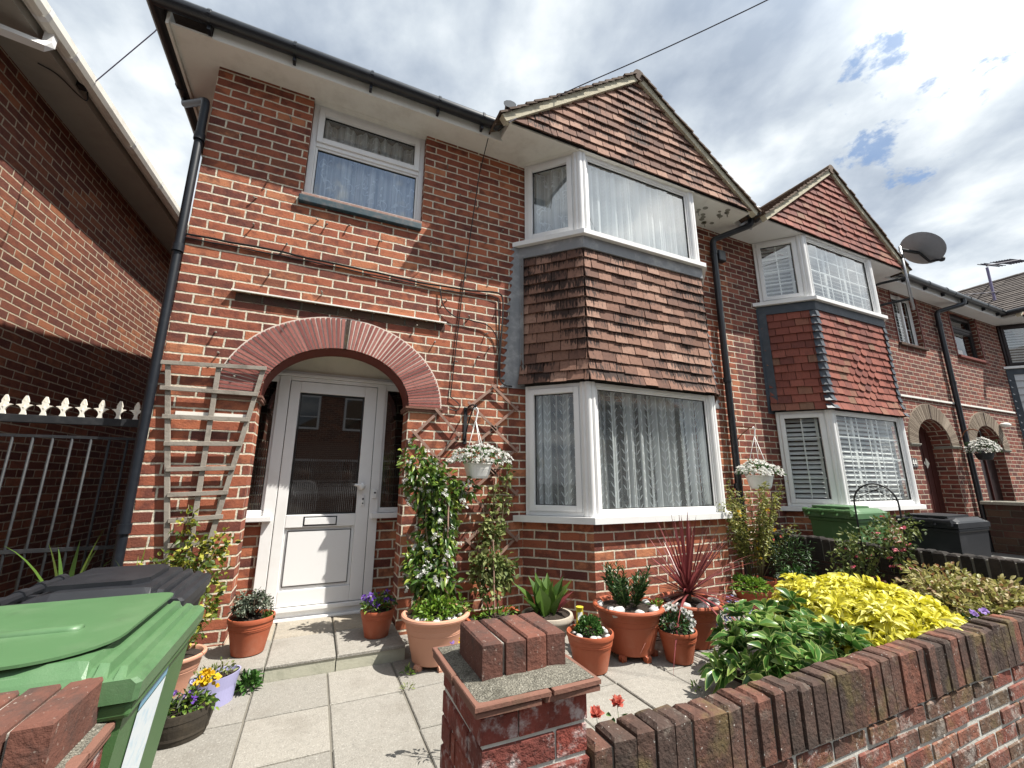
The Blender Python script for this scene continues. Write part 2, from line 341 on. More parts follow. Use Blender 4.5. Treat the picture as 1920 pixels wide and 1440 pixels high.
def lace(name, base, fold, pat, cw=.075, chh=.052, tone=(.84, .86, .88), bands=16.0, leafy=True):
    """net curtain: gathered folds lie doubled and whiter, a woven sprig pattern between them"""
    m, g = newmat(name); uv = uvn(g)
    u, v, _ = g.n('SeparateXYZ', {0: uv}).outputs
    sl = g.m('ADD', u, g.m('MULTIPLY', g.m('SUBTRACT', g.noise(g.n('CombineXYZ', {0: g.m('MULTIPLY', u, 3.0), 1: g.m('MULTIPLY', v, .5), 2: 0.0}).outputs[0], 1.0, 2), .5), .07))
    fn = g.n('TexNoise', {'W': g.m('MULTIPLY', sl, bands), 'Scale': 1.0, 'Detail': 1.0}, noise_dimensions='1D').outputs[0]
    fm = g.m('MULTIPLY', g.ss(fn, .46, .56), 1.0)
    fl = g.ss(g.m('ABSOLUTE', g.m('SUBTRACT', fn, .5)), .03, .0)
    if leafy:
        cx = g.m('DIVIDE', u, cw); a = g.m('ABSOLUTE', g.m('SUBTRACT', g.m('FRACT', cx), .5))
        row = g.m('ADD', g.m('DIVIDE', v, chh), g.m('MULTIPLY', g.n('TexWhiteNoise', {'W': g.m('FLOOR', cx)}, noise_dimensions='1D').outputs[0], 3.0))
        y = g.m('FRACT', row)
        d = g.m('ABSOLUTE', g.m('SUBTRACT', g.m('SUBTRACT', y, .10), g.m('MULTIPLY', a, 1.9)))
        wd = g.m('MULTIPLY', g.m('SINE', g.m('MULTIPLY', g.m('MINIMUM', a, .36), 8.72)), .13)
        k = g.ss(g.m('SUBTRACT', wd, d), 0.0, .04)
        k = g.m('MAXIMUM', k, g.ss(a, .035, .02))
        keep = g.ss(g.noise(uv, 5.0, 2), .36, .44); k = g.m('MULTIPLY', k, keep)
    else:
        q = g.vm('ADD', uv, g.vm('MULTIPLY', g.n('TexNoise', {'Vector': uv, 'Scale': 5.0, 'Detail': 1.0}).outputs[1], (.22, .22, 0)))
        vo = g.n('TexVoronoi', {'Vector': q, 'Scale': 9.0}, feature='F1').outputs[0]
        k = g.m('MAXIMUM', g.ss(g.m('ABSOLUTE', g.m('SUBTRACT', vo, .42)), .05, .025), g.ss(vo, .16, .10))
        k = g.m('MULTIPLY', k, g.ss(g.noise(g.vm('ADD', uv, (3, 1, 0)), 6.0, 2), .44, .52))
    al = g.m('MINIMUM', g.m('ADD', g.m('ADD', base, g.m('MULTIPLY', fm, fold)), g.m('ADD', g.m('MULTIPLY', k, pat), g.m('MULTIPLY', fl, .2))), .97)
    d = g.n('BsdfDiffuse', {0: tone}); t = g.n('BsdfTranslucent', {0: tone}); ad = g.n('MixShader', {0: .25, 1: d.outputs[0], 2: t.outputs[0]})
    tr = g.n('BsdfTransparent', {0: (1, 1, 1)})
    mx = g.n('MixShader', {0: al, 1: tr.outputs[0], 2: ad.outputs[0]})
    g.nt.links.new(mx.outputs[0], g.out.inputs[0])
lace('net_floral', .24, .40, .50, cw=.12, chh=.088, bands=9.0, tone=(.86, .88, .90))
lace('net_dense', .80, .16, .10, bands=11.0, tone=(.86, .88, .90))
lace('net_scroll', .60, .14, .36, tone=(.86, .90, .95), leafy=False)
# ------------------------------------------------------------------ mesh builder
class MB:
    def __init__(s): s.v = []; s.f = []; s.t = []; s.uv = []
    def poly(s, pts, t=.5, uv=None):
        b = len(s.v); s.v += [tuple(p) for p in pts]; s.f.append(tuple(range(b, b+len(pts)))); s.t.append(t); s.uv.append(uv)
    def box(s, x0, x1, y0, y1, z0, z1, t=.5, M=None):
        c = [(x0, y0, z0), (x1, y0, z0), (x1, y1, z0), (x0, y1, z0), (x0, y0, z1), (x1, y0, z1), (x1, y1, z1), (x0, y1, z1)]
        if M is not None: c = [tuple(M @ Vector(p)) for p in c]
        b = len(s.v); s.v += c
        for q in ((0, 3, 2, 1), (4, 5, 6, 7), (0, 1, 5, 4), (1, 2, 6, 5), (2, 3, 7, 6), (3, 0, 4, 7)):
            s.f.append(tuple(b+i for i in q)); s.t.append(t); s.uv.append(None)
    def obox(s, fr, a0, a1, b0, b1, c0, c1, t=.5):
        o, tx, n = fr   # a along tx, b along outward n, c up
        M = Matrix(((tx[0], n[0], 0, o[0]), (tx[1], n[1], 0, o[1]), (0, 0, 1, o[2]), (0, 0, 0, 1)))
        # keep outward faces whatever the handedness
        if tx[0]*n[1]-tx[1]*n[0] < 0:
            s.box(a0, a1, b0, b1, c0, c1, t, M); k = 6
            for i in range(k): s.f[-1-i] = s.f[-1-i][::-1]
        else: s.box(a0, a1, b0, b1, c0, c1, t, M)
    def rbox(s, x0, x1, y0, y1, z0, z1, r=.006, t=.5, j=0, M=None):
        # box with chamfered top edges and jittered corners (bricks, slabs)
        J = lambda: rng.uniform(-j, j)
        lo = [(x0+J(), y0+J(), z0), (x1+J(), y0+J(), z0), (x1+J(), y1+J(), z0), (x0+J(), y1+J(), z0)]
        zt = z1+J()
        mi = [(p[0], p[1], zt-r) for p in lo]
        sx = [1, -1, -1, 1]; sy = [1, 1, -1, -1]
        hi = [(p[0]+sx[i]*r, p[1]+sy[i]*r, zt+J()*.5) for i, p in enumerate(lo)]
        c = lo+mi+hi
        if M is not None: c = [tuple(M @ Vector(p)) for p in c]
        b = len(s.v); s.v += c; fs = [(3, 2, 1, 0), (8, 9, 10, 11)]
        for k in range(4):
            k2 = (k+1) % 4; fs += [(k, k2, 4+k2, 4+k), (4+k, 4+k2, 8+k2, 8+k)]
        for q in fs: s.f.append(tuple(b+i for i in q)); s.t.append(t); s.uv.append(None)
    def prism(s, poly, d0, d1, fr, t=.5):
        # poly in (a,c) of frame fr, extruded along n from d0 to d1
        o, tx, n = fr
        P = lambda a, b, c: (o[0]+tx[0]*a+n[0]*b, o[1]+tx[1]*a+n[1]*b, o[2]+c)
        k = len(poly)
        s.poly([P(a, d1, c) for a, c in poly], t); s.poly([P(a, d0, c) for a, c in reversed(poly)], t)
        for i in range(k):
            (a, c), (e, h) = poly[i], poly[(i+1) % k]
            s.poly([P(a, d1, c), P(a, d0, c), P(e, d0, h), P(e, d1, h)], t)
    def tube(s, pts, r, n=8, t=.5, cap=True):
        pts = [Vector(p) for p in pts]; rs = r if hasattr(r, '__len__') else [r]*len(pts)
        b = len(s.v); N = None
        for i, p in enumerate(pts):
            d = (pts[min(i+1, len(pts)-1)]-pts[max(i-1, 0)]).normalized()
            if N is None:
                N = d.orthogonal().normalized()
            N = (N-d*N.dot(d)).normalized(); B = d.cross(N)
            for k in range(n):
                a = 2*math.pi*k/n; s.v.append(tuple(p+(N*math.cos(a)+B*math.sin(a))*rs[i]))
        for i in range(len(pts)-1):
            for k in range(n):
                k2 = (k+1) % n
                s.f.append((b+i*n+k, b+i*n+k2, b+(i+1)*n+k2, b+(i+1)*n+k)); s.t.append(t); s.uv.append(None)
        if cap:
            s.f.append(tuple(b+k for k in reversed(range(n)))); s.t.append(t); s.uv.append(None)
            e = b+(len(pts)-1)*n; s.f.append(tuple(e+k for k in range(n))); s.t.append(t); s.uv.append(None)
    def lathe(s, prof, c, n=32, sx=1, sy=1, t=.5):
        b = len(s.v); k = len(prof)
        for r, z in prof:
            for i in range(n):
                a = 2*math.pi*i/n; s.v.append((c[0]+r*sx*math.cos(a), c[1]+r*sy*math.sin(a), c[2]+z))
        for j in range(k-1):
            for i in range(n):
                i2 = (i+1) % n; s.f.append((b+j*n+i, b+j*n+i2, b+(j+1)*n+i2, b+(j+1)*n+i)); s.t.append(t); s.uv.append(None)
        s.f.append(tuple(b+i for i in reversed(range(n)))); s.t.append(t); s.uv.append(None)
        s.f.append(tuple(b+(k-1)*n+i for i in range(n))); s.t.append(t); s.uv.append(None)
    def ball(s, c, r, n=8, t=.5, sq=(1, 1, 1)):
        k = n//2; prof = [(max(1e-4, math.sin(math.pi*i/k))*r, -math.cos(math.pi*i/k)*r*sq[2]) for i in range(k+1)]
        s.lathe(prof, c, n, sq[0], sq[1], t)
    def mark(s): s.mk = getattr(s, 'mk', []); s.mk.append(len(s.f)); return s
    def build(s, name, mat, parent=None, smooth=False, origin=None, bevel=0, sharp=None):
        mk = getattr(s, 'mk', None)
        if mk:
            cuts = [0]+[c for c in mk if c < len(s.f)]+[len(s.f)]; first = None
            for a, b in zip(cuts[:-1], cuts[1:]):
                if a == b: continue
                p = MB(); ids = sorted({i for f in s.f[a:b] for i in f}); re_ = {o: n for n, o in enumerate(ids)}
                p.v = [s.v[i] for i in ids]; p.f = [tuple(re_[i] for i in f) for f in s.f[a:b]]; p.t = s.t[a:b]; p.uv = s.uv[a:b]
                o = p.build(name, mat, parent, smooth, origin, bevel, sharp); first = first or o
            return first
        me = bpy.data.meshes.new(name)
        base = Vector(origin) if origin is not None else (wl(parent) if parent else Vector((0, 0, 0)))
        V = np.array(s.v, dtype=float).reshape(-1, 3)-np.array(base)
        me.from_pydata(V.tolist(), [], s.f); 
        A = me.attributes.new('tint', 'FLOAT', 'FACE'); A.data.foreach_set('value', s.t)
        ul = me.uv_layers.new(name='UVMap'); k = 0; flat = np.zeros((len(me.loops), 2))
        P = np.array(s.v, dtype=float).reshape(-1, 3)
        for f, uv in zip(s.f, s.uv):
            m = len(f)
            if uv is not None: flat[k:k+m] = uv
            else:
                q = P[list(f)]; nr = np.zeros(3)
                for i in range(m):
                    a, b2 = q[i], q[(i+1) % m]
                    nr += (a[1]*b2[2]-a[2]*b2[1], a[2]*b2[0]-a[0]*b2[2], a[0]*b2[1]-a[1]*b2[0])
                l = np.linalg.norm(nr) or 1; nr /= l
                if abs(nr[2]) > .75: flat[k:k+m] = q[:, :2]
                else:
                    h = math.hypot(nr[0], nr[1]); tx, ty = -nr[1]/h, nr[0]/h
                    flat[k:k+m, 0] = q[:, 0]*tx+q[:, 1]*ty; flat[k:k+m, 1] = q[:, 2]
            k += m
        ul.data.foreach_set('uv', flat.ravel())
        if smooth: me.polygons.foreach_set('use_smooth', [True]*len(me.polygons))
        me.materials.append(MATS[mat]); me.update()
        o = bpy.data.objects.new(name, me); COL.objects.link(o)
        if parent: o.parent = parent
        else: o.location = base
        if bevel:
            bv = o.modifiers.new('bevel', 'BEVEL'); bv.width = bevel; bv.segments = 2; bv.limit_method = 'ANGLE'; bv.angle_limit = R(40)
        if smooth and sharp is not None:
            try: me.set_sharp_from_angle(angle=R(sharp))
            except Exception: pass
        return o
def wl(o):
    v = Vector((0, 0, 0))
    while o: v = v+Vector(o.location); o = o.parent
    return v
def thing(name, label, cat, loc, group=None):
    o = bpy.data.objects.new(name, None); COL.objects.link(o); o.location = loc; o.empty_display_size = .1
    return tag(o, label, cat, group)
def tag(o, label, cat, group=None, kind=None):
    if label: o['label'] = label
    if cat: o['category'] = cat
    if group: o['group'] = group
    if kind: o['kind'] = kind
    return o
def struct(o): o['kind'] = 'structure'; return o
def noisy(path, amp, step=.1):
    out = []
    for a, b in zip(path[:-1], path[1:]):
        a, b = Vector(a), Vector(b); k = max(1, int((b-a).length/step))
        for i in range(k): out.append(a.lerp(b, i/k)+Vector([rng.uniform(-amp, amp) for _ in range(3)])*(0 if (i == 0) else 1))
    out.append(Vector(path[-1])); return out
def curve(pts, n=6):
    # Catmull-Rom
    P = [Vector(p) for p in pts]; P = [P[0]*2-P[1]]+P+[P[-1]*2-P[-2]]; out = []
    for i in range(1, len(P)-2):
        for k in range(n):
            t = k/n; a, b, c, d = P[i-1], P[i], P[i+1], P[i+2]
            out.append(.5*((2*b)+(c-a)*t+(2*a-5*b+4*c-d)*t*t+(3*b-a-3*c+d)*t**3))
    out.append(P[-2]); return out

# ------------------------------------------------------------------ leaves
def leaf_mesh(name, mat, P, D, L, Wd, tints, parent=None, origin=None, fold=.25, curl=.15, label=None, shape=.45):
    """P base points, D leaf directions (N,3), L lengths, Wd widths"""
    N = len(P); P = np.asarray(P, float); D = np.asarray(D, float); D /= np.linalg.norm(D, axis=1, keepdims=True)+1e-9
    rv = nrg.normal(size=(N, 3)); rv[:, 2] += 1.3
    S = np.cross(D, rv); S /= np.linalg.norm(S, axis=1, keepdims=True)+1e-9
    U = np.cross(S, D); L = np.broadcast_to(L, N)[:, None]; Wd = np.broadcast_to(Wd, N)[:, None]
    dn = np.array([0, 0, -1.0])
    B = P; C = P+D*L*shape; T = P+D*L+dn*L*curl
    C0 = P+D*L*shape*.36; R0 = C0+S*Wd*.33+U*Wd*fold*.6; L0 = C0-S*Wd*.33+U*Wd*fold*.6
    Lf = C-S*Wd*.5+U*Wd*fold; Rf = C+S*Wd*.5+U*Wd*fold
    L2 = P+D*L*.78-S*Wd*.30+U*Wd*fold*.5+dn*L*curl*.5; R2_ = P+D*L*.78+S*Wd*.30+U*Wd*fold*.5+dn*L*curl*.5
    C2 = P+D*L*.78+dn*L*curl*.5
    V = np.stack([B, Rf, C, Lf, R2_, C2, L2, T, R0, C0, L0], 1).reshape(-1, 3)
    base = np.array(origin if origin is not None else (wl(parent) if parent else (0, 0, 0)), float)
    V = V-base
    idx = np.arange(N)[:, None]*11
    tri = np.concatenate([idx+[0, 8, 9], idx+[0, 9, 10], idx+[4, 7, 5], idx+[5, 7, 6]], 0)
    quad = np.concatenate([idx+[1, 4, 5, 2], idx+[2, 5, 6, 3], idx+[8, 1, 2, 9], idx+[9, 2, 3, 10]], 0)
    me = bpy.data.meshes.new(name)
    nt_, nq = len(tri), len(quad)
    me.vertices.add(len(V)); me.vertices.foreach_set('co', V.ravel())
    me.loops.add(nt_*3+nq*4); me.loops.foreach_set('vertex_index', np.concatenate([tri.ravel(), quad.ravel()]).astype(np.int32))
    me.polygons.add(nt_+nq)
    st = np.concatenate([np.arange(nt_)*3, nt_*3+np.arange(nq)*4]).astype(np.int32)
    me.polygons.foreach_set('loop_start', st)
    me.update(calc_edges=True)
    tt = np.asarray(tints, float); tt = np.broadcast_to(tt, N)
    A = me.attributes.new('tint', 'FLOAT', 'FACE'); A.data.foreach_set('value', np.concatenate([tt]*8))
    Ed = me.attributes.new('edge', 'FLOAT', 'POINT'); Ed.data.foreach_set('value', np.tile([.5, 1, 0, 1, 1, 0, 1, 1, 1, 0, 1], N).astype(float))
    me.polygons.foreach_set('use_smooth', [True]*(nt_+nq))
    me.materials.append(MATS[mat])
    o = bpy.data.objects.new(name, me); COL.objects.link(o)
    if parent: o.parent = parent
    else: o.location = base
    return o
def ell_pts(n, c, r, inner=.55, top=True, lump=.22, freq=3.0):
    """points through an uneven ellipsoid volume, denser near the outside; returns points and outward dirs"""
    d = nrg.normal(size=(n, 3)); d /= np.linalg.norm(d, axis=1, keepdims=True)
    if top: d[:, 2] = np.abs(d[:, 2])*1.0-.12
    ph = nrg.uniform(0, 6.28, 6)
    k = 1+lump*(np.sin(d[:, 0]*freq+ph[0])*np.sin(d[:, 1]*freq*1.3+ph[1])+.6*np.sin(d[:, 2]*freq*2+ph[2]+d[:, 0]*freq*1.7)+.5*np.sin(d[:, 0]*freq*2.6+ph[3])*np.sin(d[:, 1]*freq*2.9+ph[4]))
    rad = (inner+(1-inner)*nrg.random(n)**.5)*k
    return np.array(c)+d*np.array(r)*rad[:, None], d
def rand_dir(n, d, spread=.8, up=.2):
    q = d+nrg.normal(size=(n, 3))*spread; q[:, 2] += up; return q/np.linalg.norm(q, axis=1, keepdims=True)
def rosettes(centers, dirs, k, tilt=.55):
    """k leaves fanned round each shoot tip"""
    P = []; D = []; I = []
    for i, (c, d) in enumerate(zip(centers, dirs)):
        d = Vector(d).normalized(); a = d.orthogonal().normalized(); b = d.cross(a); o = rng.uniform(0, 6.28)
        for j in range(k):
            an = o+6.283*j/k+rng.uniform(-.25, .25); tl = tilt*rng.uniform(.6, 1.3)
            v = (a*math.cos(an)+b*math.sin(an))*1.0+d*tl
            P.append(c); D.append(tuple(v)); I.append(i)
    return np.array(P), np.array(D), np.array(I)
def flowers(name, mat, P, D, rad, parent=None, origin=None, petals=5, tints=None, cup=.35):
    """flat open flowers of `petals` petals; a few large ones are parts of their own"""
    if len(P) <= 45 and parent is not None and not name.endswith("_"):
        for i in range(len(P)): o = flowers(name.rstrip("s")+"_", mat, P[i:i+1], D[i:i+1], rad, parent, origin, petals, None if tints is None else tints[i:i+1], cup)
        return o
    Pp, Dd, I = rosettes(P, D, petals, cup)
    n = len(Pp); t = nrg.random(n) if tints is None else np.asarray(tints)[I]
    name = name.rstrip('_')
    return leaf_mesh(name, mat, Pp, Dd, rad, np.full(n, rad*.8 if np.isscalar(rad) else .02), t, parent, origin, .05, .1, shape=.55)
# ------------------------------------------------------------------ ground
def build_ground():
    m = MB(); m.poly([(-300, -300, -.60), (300, -300, -.60), (300, 300, -.60), (-300, 300, -.60)])
    struct(m.build('ground', 'asphalt'))
    m = MB(); m.box(-40, 60, -5.2, -2.62, -.70, -.50); struct(m.build('pavement', 'footway'))
    m = MB(); m.box(-40, 60, -5.34, -5.21, -.70, -.485); struct(m.build('kerb', 'concrete', bevel=.01))
    m = MB(); m.box(-1.9, 6.5, -2.46, 0.6, -.62, -.010); struct(m.build('yard_base', 'joint_sand'))
    m = MB(); m.box(-1.9, -.01, .6, 12, -.62, -.012); struct(m.build('side_passage', 'footway'))
    m = MB()
    xs = [.924+.42*k for k in range(-7, 14)]; ys = [-.512-.455*k for k in range(-3, 5)]
    for i in range(len(xs)-1):
        for j in range(len(ys)-1):
            x0, x1, y1, y0 = xs[i], xs[i+1], ys[j], ys[j+1]
            if x1 > 6.42 or y0 < -2.44: y0 = max(y0, -2.44); x1 = min(x1, 6.42)
            if y1-y0 < .05 or x1-x0 < .05: continue
            m.rbox(x0+.006, x1-.006, y0+.005, y1-.005, -.06, rng.uniform(-.003, .002), .005, rng.random()*.8, .002)
    struct(m.build('path', 'paving'))
    m = MB(); m.box(3.75, 6.38, -2.44, -1.62, -.05, .03); struct(m.build('soil_bed', 'soil'))
    m = MB(); m.box(6.52, 40, -2.46, .05, -.62, -.005); struct(m.build('neighbour_yard', 'footway'))
build_ground()

# ------------------------------------------------------------------ facade helpers
FRONT = lambda x, y, z=0.0: ((x, y, z), (1, 0), (0, -1))
def arch_pts(cx, a, b, zs, n=28, t0=0.0, t1=math.pi):
    return [(cx+a*math.cos(t0+(t1-t0)*i/n), zs+b*math.sin(t0+(t1-t0)*i/n)) for i in range(n+1)]
def wall_with_holes(m, x0, x1, z0, z1, holes, y=0.0, depth=.24):
    outer = [(x0, z0), (x1, z0), (x1, z1), (x0, z1)]
    loops = [[Vector((a, c, 0)) for a, c in l] for l in [outer]+holes]
    flat = [p for l in loops for p in l]
    for t in tessellate_polygon(loops):
        q = [(flat[i].x, y, flat[i].y) for i in t]
        nz = (q[1][0]-q[0][0])*(q[2][2]-q[0][2])-(q[1][2]-q[0][2])*(q[2][0]-q[0][0])
        m.poly(q if nz > 0 else q[::-1])
    for h in holes:
        # arc length along the reveal keeps the brick pattern continuous on it
        k = len(h)
        for i in range(k):
            (a, c), (e, g_) = h[i], h[(i+1) % k]
            m.poly([(a, y, c), (e, y, g_), (e, y+depth, g_), (a, y+depth, c)])
def window(parent, fr, w, z0, z1, name='window', frame='pvc_white', curtain=None, fo=.05, sash=False, transom=None, bars=None, shutter=False, topdark=0, depth=.07, gl='glass', rooms=True):
    m = MB(); ob = m.obox
    ob(fr, 0, fo, -depth, 0, z0, z1); ob(fr, w-fo, w, -depth, 0, z0, z1)
    ob(fr, fo, w-fo, -depth, 0, z0, z0+fo); ob(fr, fo, w-fo, -depth, 0, z1-fo, z1)
    lights = [(fo, w-fo, z0+fo, z1-fo)]
    if transom:
        ob(fr, fo, w-fo, -depth, 0, transom-.022, transom+.022)
        lights = [(fo, w-fo, z0+fo, transom-.022), (fo, w-fo, transom+.022, z1-fo)]
    gls = []
    for i, (a, b, c, d) in enumerate(lights):
        sw = .055 if (sash or (transom and i == 1)) else .022
        pr = .016 if sw > .03 else -.012
        ob(fr, a, a+sw, -.05, pr, c, d); ob(fr, b-sw, b, -.05, pr, c, d)
        ob(fr, a+sw, b-sw, -.05, pr, c, c+sw); ob(fr, a+sw, b-sw, -.05, pr, d-sw, d)
        gls.append((a+sw, b-sw, c+sw, d-sw))
    o, tx, n = fr
    PT = lambda a, b, c: (o[0]+tx[0]*a+n[0]*b, o[1]+tx[1]*a+n[1]*b, o[2]+c)
    win = m.build(name, frame, parent, bevel=.004)
    # black gasket round each pane
    g = MB()
    for a, b, c, d in gls:
        for q in ((a, a+.006, c, d), (b-.006, b, c, d), (a+.006, b-.006, c, c+.006), (a+.006, b-.006, d-.006, d)):
            g.obox(fr, q[0], q[1], -.04, -.022, q[2], q[3])
    g.build('gasket', 'cable_black', win)
    for a, b, c, d in gls:
        p = MB(); p.poly([PT(a, -.03, c), PT(b, -.03, c), PT(b, -.03, d), PT(a, -.03, d)]); p.build('pane', gl, win)
    if bars:
        g = MB(); nx, nz = bars
        for a, b, c, d in gls:
            for i in range(1, nx): g.obox(fr, a+(b-a)*i/nx-.008, a+(b-a)*i/nx+.008, -.041, -.033, c, d)
            for i in range(1, nz): g.obox(fr, a, b, -.043, -.035, c+(d-c)*i/nz-.008, c+(d-c)*i/nz+.008)
        g.build('glazing_bar', 'pvc_white', win)
    if shutter:
        g = MB()
        for a, b, c, d in gls:
            k = int((d-c)/.062); np_ = max(1, round((b-a)/.45))
            for j in range(np_):
                aa = a+(b-a)*j/np_; bb = a+(b-a)*(j+1)/np_
                g.obox(fr, aa, aa+.03, -.125, -.095, c, d); g.obox(fr, bb-.03, bb, -.125, -.095, c, d)
                for i in range(k):
                    z = c+(d-c)*(i+.5)/k
                    pts = [PT(aa+.03, -.085, z-.020), PT(bb-.03, -.085, z-.020), PT(bb-.03, -.125, z+.022), PT(aa+.03, -.125, z+.022)]
                    g.poly(pts); g.poly([(q[0], q[1], q[2]+.006) for q in pts][::-1])
        g.build('shutter', 'pvc_white', win)
    if curtain:
        g = MB(); a, b, c, d = gls[0][0], gls[0][1], gls[0][2], gls[-1][3]
        nseg = max(30, int((b-a)*130)); ph = rng.uniform(0, 6); X = []
        fd = [.030*math.sin(ph+a_*44+2.2*math.sin(a_*9+ph))+.012*math.sin(a_*101+ph) for a_ in [a-.03+(b-a+.06)*i/nseg for i in range(nseg+1)]]
        for i in range(nseg):
            a0 = a-.03+(b-a+.06)*i/nseg; a1 = a-.03+(b-a+.06)*(i+1)/nseg
            sgm = math.hypot(a1-a0, fd[i+1]-fd[i])
            u0 = X[-1] if X else 0.0; X.append(u0+sgm)
            g.poly([PT(a0, -.115+fd[i], c-.03), PT(a1, -.115+fd[i+1], c-.03), PT(a1, -.115+fd[i+1], d+.02), PT(a0, -.115+fd[i], d+.02)],
                   uv=[(u0, c), (u0+sgm, c), (u0+sgm, d), (u0, d)])
        g.build('net_curtain', curtain, win, smooth=True)
    return win
def room(parent, x0, x1, y0, y1, z0, z1, mat='room_mid'):
    m = MB()
    m.poly([(x0, y1, z0), (x1, y1, z0), (x1, y1, z1), (x0, y1, z1)]); m.poly([(x0, y0, z0), (x1, y0, z0), (x1, y1, z0), (x0, y1, z0)])
    m.poly([(x0, y0, z1), (x0, y1, z1), (x1, y1, z1), (x1, y0, z1)]); m.poly([(x0, y0, z0), (x0, y1, z0), (x0, y1, z1), (x0, y0, z1)])
    m.poly([(x1, y0, z0), (x1, y0, z1), (x1, y1, z1), (x1, y1, z0)]); m.build('room', mat, parent)
def clip(poly, a, b, c):
    """keep a*x+b*y<=c"""
    out = []
    for i in range(len(poly)):
        p, q = poly[i], poly[(i+1) % len(poly)]; dp = a*p[0]+b*p[1]-c; dq = a*q[0]+b*q[1]-c
        if dp <= 0: out.append(p)
        if dp*dq < 0: t = dp/(dp-dq); out.append((p[0]+(q[0]-p[0])*t, p[1]+(q[1]-p[1])*t))
    return out
def tile_field(m, fr, a0, a1, z0, rows, pitch, tw, kick=(), planes=(), club=None, lean=.030, seed=0, ext=0.0):
    """hung tiles: each a tilted slab with its own thickness, bottom edge proud of the course below"""
    o, tx, n = fr
    PT = lambda a, b, c: (o[0]+tx[0]*a+n[0]*b, o[1]+tx[1]*a+n[1]*b, o[2]+c)
    rr = random.Random(seed)
    for r in range(rows):
        zb = z0+r*pitch; zt = zb+pitch*1.12
        kb = kick[r] if r < len(kick) else 0.0; kt = kick[r+1] if r+1 < len(kick) else 0.0
        ex = kb*ext; x = a0-ex-(tw/2 if r % 2 else 0)
        while x < a1+ex:
            xl, xr = x+.0035, x+tw-.0035; dz = rr.uniform(-.007, .006); db = rr.uniform(-.005, .007)
            cl = club and club((xl+xr)/2, r)
            if cl:
                w = (xr-xl)/2; cx = (xl+xr)/2
                low = [(cx+w*math.cos(t), zb+.032+dz-.045*math.sin(t)) for t in [math.pi-math.pi*i/8 for i in range(9)]]
            else: low = [(xl, zb+dz), (xr, zb+dz+rr.uniform(-.003, .003))]
            pl = low+[(xr, zt), (xl, zt)]
            pl = clip(pl, -1, 0, -(a0-ex)); pl = clip(pl, 1, 0, a1+ex) if pl else pl
            for a_, b_, c_ in planes:
                if pl: pl = clip(pl, a_, b_, c_)
            x += tw
            if len(pl) < 3: continue
            t = rr.random()
            bo = lambda c: (lean+kb+db)+((.010+kt)-(lean+kb+db))*(c-zb)/(pitch*1.12)
            th = .015
            m.poly([PT(a, bo(c), c) for a, c in pl], t)
            for i in range(len(pl)):
                (a, c), (e, h) = pl[i], pl[(i+1) % len(pl)]
                m.poly([PT(a, bo(c), c), PT(a, bo(c)-th, c), PT(e, bo(h)-th, h), PT(e, bo(h), h)], t*.6)
class Bay:
    def __init__(s, w0, a, b, w1, dep=.5):
        s.p = [(w0, 0.0), (a, -dep), (b, -dep), (w1, 0.0)]; s.dep = dep
        s.fr = []
        for i in range(3):
            (x0, y0), (x1, y1) = s.p[i], s.p[i+1]; l = math.hypot(x1-x0, y1-y0); tx = ((x1-x0)/l, (y1-y0)/l)
            s.fr.append((((x0, y0, 0.0), tx, (tx[1], -tx[0])), l))
    def off(s, d):
        out = []
        (o, t, n), l = s.fr[0]
        k = (n[1]*d+o[1])/(-t[1]) if t[1] else 0
        out.append((o[0]+n[0]*d+t[0]*k, 0.0)); k = (-s.dep-d-o[1]-n[1]*d)/t[1]; out.append((o[0]+n[0]*d+t[0]*k, -s.dep-d))
        (o, t, n), l = s.fr[2]
        k = (-s.dep-d-o[1]-n[1]*d)/t[1]; out.append((o[0]+n[0]*d+t[0]*k, -s.dep-d)); k = -(o[1]+n[1]*d)/t[1]; out.append((o[0]+n[0]*d+t[0]*k, 0.0))
        return out
    def solid(s, m, d, z0, z1, yb=0.06, t=.5):
        q = s.off(d); q = [(q[0][0], yb)]+q+[(q[3][0], yb)]
        k = len(q)
        m.poly([(x, y, z0) for x, y in reversed(q)], t); m.poly([(x, y, z1) for x, y in q], t)
        for i in range(k):
            a, b = q[i], q[(i+1) % k]; m.poly([(a[0], a[1], z0), (b[0], b[1], z0), (b[0], b[1], z1), (a[0], a[1], z1)], t)
